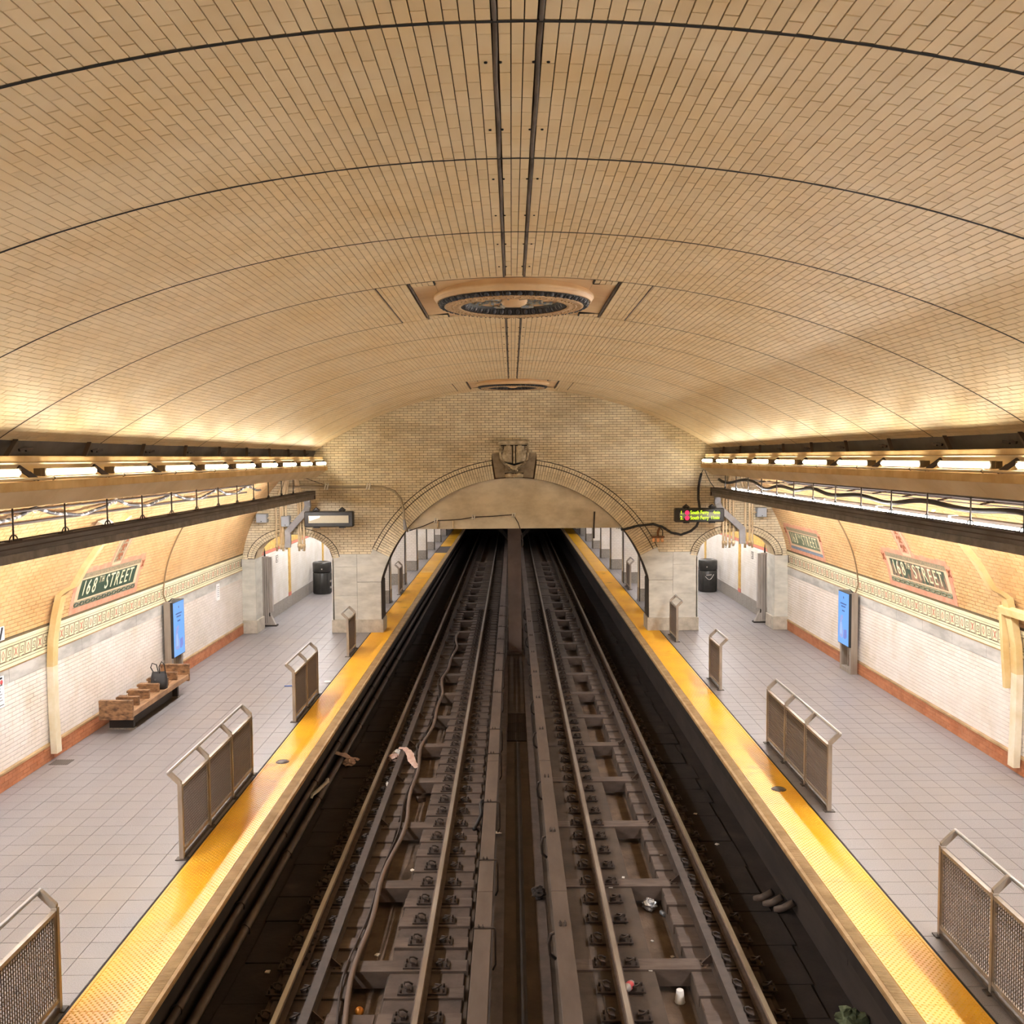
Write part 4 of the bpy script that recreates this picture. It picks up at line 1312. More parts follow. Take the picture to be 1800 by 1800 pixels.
    for k in range(36):
        a = 2 * math.pi * (k + 0.5) / 36
        c = Vector((0.566 * math.cos(a), 0.566 * math.sin(a), -0.115))
        z = Vector((-math.cos(a) * 0.85, -math.sin(a) * 0.85, -0.52)).normalized(); x = Vector((-math.sin(a), math.cos(a), 0)); y = z.cross(x)
        link('egg', egg_me, ib, frame(c, x * 1.2, y * 1.6, z))
        a += math.pi / 36
        c = Vector((0.566 * math.cos(a), 0.566 * math.sin(a), -0.115))
        z = Vector((-math.cos(a) * 0.85, -math.sin(a) * 0.85, -0.52)).normalized(); x = Vector((-math.sin(a), math.cos(a), 0)); y = z.cross(x)
        link('dart', dart_me, ib, frame(c, x, y, z))
    idc = MB().lathe([(0.0, -0.07), (0.535, -0.07)], 48).build('inner_disc', m_terra, md)
    for k in range(8):
        a = 2 * math.pi * (k + 0.5) / 8
        mb = MB(); d = Vector((math.cos(a), math.sin(a), 0)); t = Vector((-math.sin(a), math.cos(a), 0))
        def q(r, s): return d * r + t * s + Vector((0, 0, -0.08))
        mb.tube([q(0.17, 0), q(0.26, 0.05), q(0.36, 0.02), q(0.46, -0.06)], 0.018, 6)
        mb.tube([q(0.46, -0.06), q(0.49, 0.02), q(0.44, 0.08), q(0.39, 0.05)], 0.014, 6)
        mb.tube([q(0.25, 0.05), q(0.33, -0.06), q(0.30, -0.10)], 0.014, 6)
        mb.build('scroll_ornament', m_blue, idc)
    MB().lathe([(0.155, -0.07), (0.155, -0.09), (0.135, -0.12), (0.075, -0.14), (0.04, -0.145), (0.03, -0.137), (0.0, -0.135)], 32).build('centre_boss', m_terra, md)
# ================================================================== mosaic name tablets on the walls
m_salmon = M('tablet_salmon', 'd29a80', 0.5, col2='c2846a', nscale=7, detail=5)
m_green = M('tablet_green', '2f4a38', 0.4, col2='273f30', nscale=12)
m_greenw = M('tablet_green_worn', '33493a', 0.5, col2='a07a62', nscale=3.2, lo=0.46, hi=0.56, detail=6, stretch=(1, 2.0, .8))
m_greenl = M('tablet_green_pale', '5d6a52', 0.5, col2='6f7a60', nscale=9)
m_frame = M('tablet_grey_mosaic', '9c8c70', 0.5, col2='7c735c', nscale=30, lo=0.45, hi=0.55)
m_pink = M('tablet_pale_border', 'd9b897', 0.5)
m_letter = M('tablet_letter_cream', 'efe6c4', 0.45, col2='e0d3a8', nscale=10)
m_scroll = M('tablet_scroll_brown', '9a5e40', 0.5)
m_bluemos = M('tablet_blue_mosaic', '8d9aa6', 0.5, col2='5f7288', nscale=30, lo=0.45, hi=0.55)
def wpt(sg, y, s, out):
    x, z, nx, nz = wall_pt(s)
    return Vector((sg * (x + nx * out), y, z + nz * out))
def wpanel(sg, y0, y1, s0, s1, o0, o1, name, mat, parent, off):
    mb = MB(); n = max(1, int((s1 - s0) / 0.12))
    S = np.linspace(s0, s1, n + 1)
    vs, fs = [], []
    for s in S:
        for (y, o_) in ((y0, o0), (y0, o1), (y1, o1), (y1, o0)):
            vs.append(wpt(sg, y, s, o_) - off)
    for i in range(n):
        a = 4 * i
        for j in range(3): fs.append((a + j, a + j + 1, a + j + 5, a + j + 4))
    fs.append((0, 1, 2, 3)); m_ = 4 * n; fs.append((m_ + 3, m_ + 2, m_ + 1, m_))
    mb._add(vs, fs)
    return mb.build(name, mat, parent)
def tablet(sg, yc, style, label, upright=None):
    off = wpt(sg, yc, 2.26, 0)
    t = empty('name_tablet', off, label=label, cat='station sign', group='mosaic station name tablets')
    H = 1.45
    def pn(a, b, s0, s1, o_, nm, mat, o0=-0.012): return wpanel(sg, yc + a, yc + b, s0, s1, o0, o_, nm, mat, t, off)
    pn(-H, H, 2.262, 2.36, 0.012, 'border', m_salmon)
    pn(-H, H, 2.98, 3.09, 0.012, 'border', m_salmon)
    pn(-H - 0.0, -H + 0.13, 2.36, 2.98, 0.012, 'border', m_salmon); pn(H - 0.13, H, 2.36, 2.98, 0.012, 'border', m_salmon)
    if style == 'pale':
        pn(-H + 0.13, H - 0.13, 2.36, 2.44, 0.010, 'ornament_band', m_bluemos); pn(-H + .13, H - .13, 2.44, 2.50, 0.011, 'ornament_band', m_pink)
    else:
        ob_ = pn(-H + 0.13, H - 0.13, 2.36, 2.47, 0.010, 'ornament_band', m_frame)
        for k in range(12):
            y = yc - 1.21 + 0.22 * k
            pts = [wpt(sg, y + 0.085 * math.cos(a), 2.415 + 0.03 * math.sin(a), 0.013) - off for a in np.linspace(0, 2 * math.pi, 11)]
            MB().tube(pts, 0.011, 5).build('chain_oval', m_greenl if style == 'worn' else m_green, ob_)
        pn(-H + .13, H - .13, 2.47, 2.495, 0.013, 'inner_border', m_pink)
    pn(-H + 0.13, H - 0.13, 2.88, 2.98, 0.010, 'ornament_band', m_frame)
    pn(-H + .13, -1.20, 2.495, 2.88, 0.011, 'inner_border', m_pink); pn(1.20, H - .13, 2.495, 2.88, 0.011, 'inner_border', m_pink)
    pn(-1.20, 1.20, 2.855, 2.88, 0.013, 'inner_border', m_pink)
    nf = pn(-1.20, 1.20, 2.495, 2.855, 0.009, 'name_field', {'dark': m_green, 'worn': m_greenw, 'pale': m_greenl}[style])
    # ears at the sides with little crosses
    for e in (-1, 1):
        er = pn(min(e * (H - 0.02), e * (H + 0.07)), max(e * (H - 0.02), e * (H + 0.07)), 2.72, 3.0, 0.014, 'ear', m_salmon)
        mb = MB()
        for sx in (-1, 1):
            mb.bar(wpt(sg, yc + e * (H - 0.02) - 0.05, 2.86 - sx * 0.07, 0.018) - off, wpt(sg, yc + e * (H - 0.02) + 0.05, 2.86 + sx * 0.07, 0.018) - off, 0.022, 0.012)
        mb.build('ear_motif', m_scroll, er)
    if upright is not None:
        a, b = upright - yc - 0.28, upright - yc + 0.28
        pn(a, b, 3.09, 3.98, 0.012, 'upright_panel', m_salmon)
        pn(a + 0.09, b - 0.09, 3.0, 3.9, 0.016, 'upright_border', m_pink); uf = pn(a + 0.12, b - 0.12, 3.06, 3.86, 0.019, 'upright_field', m_frame if style == 'dark' else m_salmon)
        for k in range(4):
            for sx in (-1, 1):
                pts = [wpt(sg, upright + sx * (0.05 + 0.04 * math.cos(q)), 3.17 + 0.19 * k + 0.07 * math.sin(q), 0.023) - off for q in np.linspace(0, 1.6 * math.pi, 10)]
                MB().tube(pts, 0.012, 5).build('scroll', m_scroll, uf)
    # letters
    q = wall_pt(2.675); nrm = Vector((sg * q[2], 0, q[3])); up = Vector((sg * q[3], 0, -q[2])); rt = up.cross(nrm)
    cpos = wpt(sg, yc, 2.675, 0.010) - off
    for ch, x, sz, dz in (('1', -1.03, 0.40, 0), ('6', -0.85, 0.40, 0), ('8', -0.62, 0.40, 0), ('T', -0.43, 0.17, 0.09), ('H', -0.31, 0.17, 0.09),
                          ('S', -0.10, 0.40, 0), ('T', 0.11, 0.40, 0), ('R', 0.335, 0.40, 0), ('E', 0.56, 0.40, 0), ('E', 0.775, 0.40, 0), ('T', 0.98, 0.40, 0)):
        me = text_mesh(ch, sz, 0.004, 0.78); me.materials.append(m_letter)
        link('letter', me, nf, frame(cpos + rt * x + up * dz, rt, up, nrm))
    if style == 'pale':
        me = text_mesh('.', 0.40, 0.004, 0.78); me.materials.append(m_letter)
        link('letter', me, nf, frame(cpos + rt * 1.11, rt, up, nrm))
    return t
tablet(-1, 17.3, 'dark', 'dark green 168TH STREET mosaic tablet in salmon border on the left wall', 17.35)
tablet(1, 17.57, 'worn', 'patchy worn 168TH STREET mosaic tablet on the right wall, nearer the viewer', 17.75)
tablet(1, 24.42, 'pale', 'smaller-looking pale green 168TH STREET tablet on the right wall beside the end wall')
# ================================================================== platform barriers
m_ss = M('barrier_steel', 'b0a496', 0.4, metal=0.25, col2='988c7e', nscale=6, stretch=(1, 1, .4))
m_sst = M('handrail_steel', 'c9c6c3', 0.28, metal=0.6)
m_wire = M('mesh_wire', '685e56', 0.5, metal=0.2)
m_foot = M('barrier_foot', '5f5650', 0.6, metal=0.3, col2='4a423d', nscale=8)
PANEL = 1.03
def mesh_panel_mesh(L_):
    mb = MB()
    z0, z1 = 0.115, 0.885
    n = int(L_ / 0.036); m_ = int((z1 - z0) / 0.036)
    r = 0.0042
    for i in range(1, n):
        y = L_ * i / n
        mb.box(-r, r, y - r, y + r, z0, z1)
    for j in range(1, m_):
        z = z0 + (z1 - z0) * j / m_
        mb.box(-r - 0.003, r - 0.003, 0, L_, z - r, z + r)
    return mb.mesh('wire_mesh')
wire_me = mesh_panel_mesh(PANEL - 0.05); wire_me.materials.append(m_wire)
def barrier(sg, y0, n, label):
    X = 4.14 if sg < 0 else 4.25
    b = empty('platform_barrier', (sg * X, y0, 0), label=label, cat='barrier', group='wire mesh platform barriers')
    L_ = n * PANEL
    for k in range(n + 1):
        y = PANEL * k
        po = MB().box(-0.028, 0.028, y - 0.022, y + 0.022, 0.0, 0.935).build('post', m_ss, b, bevel=0.003)
        MB().prism([(sg * -0.012, 0.905), (sg * 0.028, 0.935), (sg * 0.150, 1.055), (sg * 0.152, 1.085), (sg * 0.125, 1.10), (sg * 0.10, 1.083), (sg * -0.02, 0.965)], y - 0.020, y + 0.020).build('handrail_arm', m_ss, po)
        MB().box(-0.07, 0.07, y - 0.05, y + 0.05, 0.0, 0.012).build('base_plate', m_foot, po)
    MB().tube([(sg * 0.135, -0.022, 1.083), (sg * 0.135, L_ / 2, 1.083), (sg * 0.135, L_ + 0.022, 1.083)], 0.021, 12).build('handrail', m_sst, b)
    for k in range(n):
        y = PANEL * k
        MB().box(-0.020, 0.020, y + 0.022, y + PANEL - 0.022, 0.880, 0.915).build('top_rail', m_ss, b)
        MB().box(-0.020, 0.020, y + 0.022, y + PANEL - 0.022, 0.085, 0.120).build('bottom_rail', m_ss, b)
        MB().box(-0.030, 0.030, y + 0.03, y + PANEL - 0.03, 0.0, 0.035).build('kick_strip', m_foot, b)
        for yy in (y + 0.022, y + PANEL - 0.037): MB().box(-0.014, 0.014, yy, yy + 0.015, 0.12, 0.88).build('panel_stile', m_ss, b)
        link('wire_mesh', wire_me, b, Matrix.Translation((0, y + 0.025, 0)))
    return b
barrier(-1, 8.14 - 3 * PANEL, 3, 'nearest wire mesh barrier on the left platform, cut by the picture edge')
barrier(-1, 11.30, 3, 'three-panel wire mesh barrier on the left platform')
barrier(-1, 17.30, 2, 'two-panel wire mesh barrier on the left platform beyond the bench')
barrier(-1, 23.05, 1, 'single-panel wire mesh barrier in front of the left marble pier')
barrier(-1, 28.6, 1, 'single mesh barrier just behind the left marble pier')
barrier(-1, 33.6, 1, 'single mesh barrier beside the white columns on the left platform beyond the arch')
barrier(1, 9.32 - 3 * PANEL, 3, 'nearest wire mesh barrier on the right platform, cut by the picture edge')
barrier(1, 12.70, 3, 'three-panel wire mesh barrier on the right platform')
barrier(1, 19.45, 1, 'single-panel wire mesh barrier on the right platform before the pier')
barrier(1, 24.60, 1, 'single-panel wire mesh barrier against the right marble pier')
barrier(1, 29.2, 1, 'single mesh barrier just behind the right marble pier')
barrier(1, 34.4, 1, 'single mesh barrier beside the white columns on the right platform beyond the arch')

# ================================================================== bench and handbag
m_wood = M('bench_wood', '9b7450', 0.55, col2='4a3321', nscale=9, lo=0.38, hi=0.68, detail=8, stretch=(1, 1, 2), piece=0.12)
m_wood2 = M('bench_seat_wood', 'a98463', 0.5, col2='7d5c3d', nscale=4, stretch=(4, .6, 1), piece=0.08)
m_bdark = M('bench_base_dark', '2e2723', 0.6)
bn = empty('bench', (-7.16, 16.6, 0), label='worn wooden bench with seat dividers against the left wall', cat='bench')
BL = 2.95
for k in range(4):
    x = -0.36 + 0.185 * k
    MB().box(x, x + 0.18, 0.02, BL - 0.02, 0.355, 0.395).build('seat_plank', m_wood2, bn, bevel=0.004)
MB().box(0.36, 0.40, 0.0, BL, 0.30, 0.402).build('front_edge', m_wood2, bn, bevel=0.006)
for y in (-0.03, BL - 0.035):
    ep = MB().box(-0.38, 0.41, y, y + 0.065, 0.26, 0.60).build('end_panel', m_wood, bn, bevel=0.006)
    MB().box(-0.38, 0.41, y - 0.006, y + 0.071, 0.565, 0.615).build('end_cap', m_wood, ep, bevel=0.006)
for k in range(1, 6):
    y = BL * k / 6
    dv = MB().box(-0.22, 0.30, y - 0.03, y + 0.03, 0.395, 0.545).build('divider', m_wood, bn, bevel=0.005)
    MB().box(-0.22, 0.305, y - 0.036, y + 0.036, 0.52, 0.56).build('divider_cap', m_wood, dv, bevel=0.005)
    yb_ = y - BL / 12
    MB().box(-0.39, -0.20, yb_ - 0.03, yb_ + 0.16, 0.44, 0.485).build('rear_rest', m_wood, bn, bevel=0.005)
MB().box(-0.30, 0.14, 0.42, BL - 0.45, 0.03, 0.345).build('base_box', m_bdark, bn)
for y in (0.30, BL - 0.40):
    su = MB().box(-0.33, 0.25, y, y + 0.08, 0.0, 0.35).build('support', m_bdark, bn, bevel=0.004)
    MB().box(-0.35, 0.27, y - 0.01, y + 0.10, 0.0, 0.03).build('support_foot', m_granite, su)

bn.scale = (0.76, 1, 1)
bag = empty('handbag', (-7.02, 18.32, 0.398), 0.15, label='black handbag with two strap handles on the wooden bench', cat='bag')
m_bag = M('bag_black', '1d1c1e', 0.5, col2='2c2a2b', nscale=8, bump=0.3, bscale=18)
mb = MB(); mb.smooth = True
prof = [(0.0, 0.15, 0.085), (0.10, 0.16, 0.10), (0.22, 0.15, 0.07), (0.31, 0.13, 0.03), (0.335, 0.12, 0.012)]
vs, fs = [], []; n = 16
for z, a, b_ in prof:
    for q in range(n):
        t = 2 * math.pi * q / n
        c_, s_ = math.cos(t), math.sin(t)
        vs.append((a * (abs(c_) ** .6) * (1 if c_ > 0 else -1) * (1 + 0.03 * math.sin(5 * t + z * 20)), b_ * (abs(s_) ** .6) * (1 if s_ > 0 else -1), z + 0.02 * math.sin(2 * t + 1) * (z > 0.2)))
for i in range(len(prof) - 1):
    for q in range(n): fs.append((i * n + q, i * n + (q + 1) % n, (i + 1) * n + (q + 1) % n, (i + 1) * n + q))
fs.append(tuple(range(n))[::-1]); fs.append(tuple((len(prof) - 1) * n + q for q in range(n)))
mb._add(vs, fs); mb.build('bag_body', m_bag, bag)
MB().tube([(-0.10, 0.03, 0.30), (-0.16, 0.03, 0.42), (-0.13, 0.03, 0.50), (-0.05, 0.03, 0.47), (-0.02, 0.03, 0.33)], 0.011, 6).build('strap', m_bag, bag)
MB().tube([(0.02, -0.03, 0.31), (0.01, -0.03, 0.44), (0.06, -0.03, 0.54), (0.11, -0.03, 0.48), (0.13, -0.03, 0.30)], 0.011, 6).build('strap', m_bag, bag)
MB().lathe([(0.012, 0), (0.016, 0.004), (0.012, 0.008)], 8, (-0.06, -0.088, 0.2), 'Y').build('buckle', m_sst, bag)

# ================================================================== advertising screens
m_kio = M('kiosk_steel', 'a89d90', 0.4, metal=0.4, col2='968b7e', nscale=5, stretch=(3, 3, .3))
m_kiob = M('kiosk_black', '1f2226', 0.4)
def screen_mat():
    m = bpy.data.materials.new('screen_blue'); m.use_nodes = True
    b = m.node_tree.nodes['Principled BSDF']
    b.inputs['Base Color'].default_value = (0.02, 0.03, 0.06, 1); b.inputs['Roughness'].default_value = 0.15
    b.inputs['Emission Color'].default_value = lin('6aa5ee'); b.inputs['Emission Strength'].default_value = 0.95
    return m
m_scr = screen_mat()
def flat_emit(nm, col, s=0.9):
    return M(nm, '101014', 0.3, emit=s, ecol=tuple(lin(col)[:3]))
m_s1 = flat_emit('screen_ink', '3a5f9e'); m_s2 = flat_emit('screen_lilac', '93a4e0'); m_s3 = flat_emit('screen_violet', '7486d2'); m_s4 = flat_emit('screen_pale', '9fc4f6')
def kiosk(sg, y0, label):
    k = empty('screen_kiosk', (sg * 7.58, y0, 0), label=label, cat='screen', group='advertising screens')
    W, D = 0.70, 0.15
    def bx(a, b, c, d, e, f, nm, m_, bev=0.004): return MB().box(-sg * a, -sg * b, c, d, e, f).build(nm, m_, k, bevel=bev)
    bx(0.0, D, 0, 0.10, 0, 1.82, 'upright', m_kio); bx(0.0, D, W - 0.10, W, 0, 1.82, 'upright', m_kio)
    bx(0.0, D, 0.10, W - 0.10, 0, 0.10, 'bottom_rail', m_kio)
    bx(0.02, D - 0.02, 0.10, W - 0.10, 0.60, 1.81, 'back_box', m_kiob)
    bx(0.04, 0.06, 0.42, 0.47, 0.10, 0.60, 'cable_duct', m_kio)
    bx(D - 0.01, D + 0.05, 0.0, W, 0.60, 1.81, 'bezel', m_kiob, 0.006)
    scr = bx(D + 0.048, D + 0.053, 0.02, W - 0.02, 0.62, 1.79, 'screen', m_scr, 0)
    o = D + 0.053
    def fl(poly, nm, m_, d=0.0):
        return MB()._add([(-sg * (o + 0.001 + d), (W - p[0] * 0.86 if sg > 0 else p[0] * 0.86), 0.62 + (p[1] - 0.62) * 0.88) for p in poly], [tuple(range(len(poly)))]).build(nm, m_, scr, recalc=False)
    # advertisement: emblem, lines of print, a bent figure and a box
    fl([(0.37, 1.80), (0.43, 1.78), (0.44, 1.84), (0.38, 1.85)], 'emblem', m_s1)
    for i, (a, b, z) in enumerate(((0.18, 0.62, 1.64), (0.24, 0.56, 1.57), (0.30, 0.50, 1.46))):
        fl([(a, z), (b, z), (b, z + 0.035), (a, z + 0.035)], 'print_line', m_s1)
    fig = [(0.12, 0.80), (0.12, 1.05), (0.16, 1.22), (0.22, 1.33), (0.32, 1.37), (0.40, 1.34), (0.37, 1.27), (0.30, 1.20), (0.36, 1.05), (0.42, 0.95), (0.40, 0.80), (0.30, 0.76)]
    fl(fig, 'figure', m_s2)
    fl([(0.18, 0.86), (0.20, 1.14), (0.27, 1.18), (0.31, 1.00), (0.33, 0.86)], 'figure_detail', m_s4, 0.001)
    fl([(0.44, 0.78), (0.46, 1.00), (0.66, 1.03), (0.68, 0.84), (0.56, 0.77)], 'figure_box', m_s3)
    mb = MB().tube([(-sg * 0.08, 0.1, 1.82), (-sg * 0.1, 0.25, 1.87), (-sg * 0.06, 0.45, 1.84)], 0.012, 6)
    mb.build('top_cable', m_kiob, k)
    # conduit climbing the wall to the tray
    pts = []
    for s in np.linspace(2.0, 3.9, 14):
        x, z, nx, nz = wall_pt(s)
        pts.append((sg * (x + nx * 0.035 - 7.58), 0.06 + 0.02 * math.sin(s * 4), z))
    MB().tube([(-sg * 0.05, 0.06, 1.80)] + pts, 0.014, 6).build('conduit', M('conduit_brown', '8a7355', 0.6), k)
    return k
kiosk(-1, 20.15, 'blue advertising screen in a steel frame on the left wall behind the bench')
kiosk(1, 20.75, 'blue advertising screen in a steel frame on the right wall')

# ================================================================== waste bins and gate posts beyond the arches
m_bin = M('bin_black', '35332f', 0.4, col2='2a2926', nscale=6)
m_chain = M('chain_steel', 'b9b4ac', 0.3, metal=0.8)
def bin_(sg, y, label, chain):
    t = empty('waste_bin', (sg * 6.98, y, 0), label=label, cat='bin', group='round waste bins')
    bd = MB().lathe([(0.0, 0.0), (0.30, 0.0), (0.325, 0.03), (0.33, 0.76), (0.315, 0.775), (0.0, 0.775)], 28).build('body', m_bin, t)
    lid = MB().lathe([(0.315, 0.79), (0.335, 0.80), (0.335, 1.10), (0.32, 1.145), (0.26, 1.165), (0.17, 1.165), (0.16, 1.12), (0.0, 1.12)], 28).build('lid', m_bin, t)
    for a in np.arange(8) * math.pi / 4:
        MB().bar((0.331 * math.cos(a), 0.331 * math.sin(a), 0.04), (0.331 * math.cos(a), 0.331 * math.sin(a), 0.74), 0.03, 0.012, (math.cos(a), math.sin(a), 0)).build('rib', m_bin, bd)
    MB().lathe([(0.0, 0.012), (0.02, 0.01), (0.024, 0.0)], 8, (0.06 if sg < 0 else -0.1, -0.345, 0.92), 'Y').build('lock', m_chain, lid)
    if chain:
        a0 = -math.pi / 2
        pts = [(0.345 * math.cos(a0 + u), 0.345 * math.sin(a0 + u), 0.64 - 0.17 * math.cos(u * 3.2) + 0.08 * u) for u in np.linspace(-0.45, 0.45, 12)]
        MB().tube(pts, 0.011, 5).build('chain', m_chain, bd)
        MB().bar((0.345 * math.cos(a0 - .35), 0.345 * math.sin(a0 - .35), 0.62), (0.345 * math.cos(a0 + .2), 0.345 * math.sin(a0 + .2), 0.64), 0.03, 0.03).build('hasp', m_chain, bd)
    else:
        for z in (0.2, 0.42): MB().box(0.30, 0.345, -0.12, -0.06, z, z + 0.07).build('latch', m_chain, bd)
bin_(-1, 34.1, 'black round waste bin seen through the left platform arch', False)
bin_(1, 33.9, 'black round waste bin with a hanging chain seen through the right platform arch', True)
m_gate = M('gate_grey', 'b7afa7', 0.5, col2='a1988f', nscale=4, stretch=(2, 2, .3))
for sg in (-1, 1):
    g = empty('gate_post', (sg * 7.27, 27.45, 0), label=f'tall grey metal gate post with flared foot inside the {SIDE[sg]} platform arch', cat='post', group='gate posts in the platform arches')
    MB().box(-0.10, 0.08, -0.08, 0.10, 0.05, 2.05).build('mast', m_gate, g, bevel=0.006)
    MB().box(-sg * 0.08, -sg * 0.18, -0.04, 0.10, 0.42, 2.03).build('side_leaf', m_gate, g, bevel=0.006)
    MB().prism([(sg * 0.07, 0.04), (sg * 0.07, 0.40), (-sg * 0.08, 0.40), (-sg * 0.26, 0.04)], -0.06, 0.08).build('flared_foot', m_gate, g)
    MB().box(sg * 0.10, -sg * 0.30, -0.10, 0.12, 0.0, 0.04).build('floor_plate', m_bdark, g)
    for x in (-0.03, 0.03): MB().box(x - 0.004, x + 0.004, -0.086, -0.08, 0.1, 2.0).build('groove', m_bdark, g)
    MB().tube([(-sg * 0.1, -0.07, 0.40), (-sg * 0.1, -0.09, 0.36), (-sg * 0.1, -0.07, 0.30)], 0.02, 6).build('padlock', m_bdark, g)
    MB().tube([(sg * 0.03, 0, 2.05), (sg * 0.03, 0, 2.18), (sg * 0.03, 0, 2.30)], [0.03, 0.02, 0.004], 6).build('finial', m_bdark, g)

# ================================================================== arrival signs
m_case = M('sign_case_black', '2b2826', 0.5, col2='211f1d', nscale=5)
m_dead = M('sign_dead_screen', 'a4987f', 0.4, col2='988c74', nscale=60, stretch=(4, 1, .2))
m_led = flat_emit('led_yellow_green', 'c8ff1e', 2.2); m_ledr = flat_emit('led_red', 'ff2a55', 1.6)
m_on = M('sign_lit_screen', '6a6654', 0.4, emit=0.12, ecol=(0.6, 0.6, 0.4))
for sg in (-1, 1):
    x0, x1, z0, z1 = (-5.68, -4.36, 3.04, 3.46) if sg < 0 else (4.33, 5.66, 3.10, 3.47)
    cx, cz = (x0 + x1) / 2, (z0 + z1) / 2; W, H = (x1 - x0) / 2, (z1 - z0) / 2
    t = empty('arrival_sign', (cx, 25.42, cz), label='dark arrival board with a blank screen hung before the end wall, left of the arch' if sg < 0 else 'lit arrival board reading South Ferry hung before the end wall, right of the arch', cat='sign', group='arrival boards')
    MB().box(-W, W, 0, 0.24, -H, H).build('case', m_case, t, bevel=0.025)
    w2, h2 = W - 0.12, H - 0.11
    MB().box(-w2 - .02, w2 + .02, -0.012, 0.02, -h2 - .02, h2 + .02).build('screen_frame', m_case, t)
    sc_ = MB().box(-w2, w2, -0.016, 0.0, -h2, h2).build('screen', m_dead if sg < 0 else m_on, t)
    for e in (-0.35, 0.35):
        MB().tube([(e - 0.07, 0.12, H), (e, 0.12, H + 0.07), (e + 0.07, 0.12, H)], 0.05, 7).build('hanger_lug', m_case, t)
        MB().box(e - 0.08, e + 0.08, 0.05, 0.18, -H - 0.035, -H + .01).build('bottom_clip', m_case, t)
    if sg < 0:
        MB()._add([(-w2 + .01, -0.018, h2 - .01), (-w2 + .32, -0.018, h2 - .005), (-w2 + .30, -0.018, h2 - .06), (-w2 + .16, -0.018, h2 - .10), (-w2 + .03, -0.018, h2 - .14)], [(0, 1, 2, 3, 4)]).build('pale_patch', M('patch_white', 'e6e2da', 0.2), sc_, recalc=False)  # pale patch in the upper left corner of the blank screen
    else:
        def tx(s, x, z, size, m_, sx=1.0):
            me = text_mesh(s, size, 0.002, sx, 'LEFT'); me.materials.append(m_)
            link('led_text', me, sc_, frame((x, -0.018, z), (1, 0, 0), (0, 0, 1), (0, -1, 0)))
        for r, (nn, mins) in enumerate((('1.', '4min'), ('2.', '11min'))):
            z = 0.072 - 0.142 * r
            tx(nn, -w2 + 0.01, z, 0.13, m_led)
            MB().lathe([(0.0, -0.004), (0.058, -0.004), (0.06, 0.0)], 16, (-w2 + 0.20, -0.017, z), 'Y').build('route_bullet', m_ledr, sc_)
            tx('1', -w2 + 0.178, z, 0.09, m_on)
            tx('South Ferry', -w2 + 0.285, z, 0.14, m_led, 0.74)
            tx(mins, w2 - (0.19 if r == 0 else 0.25), z, 0.125, m_led, 0.74)

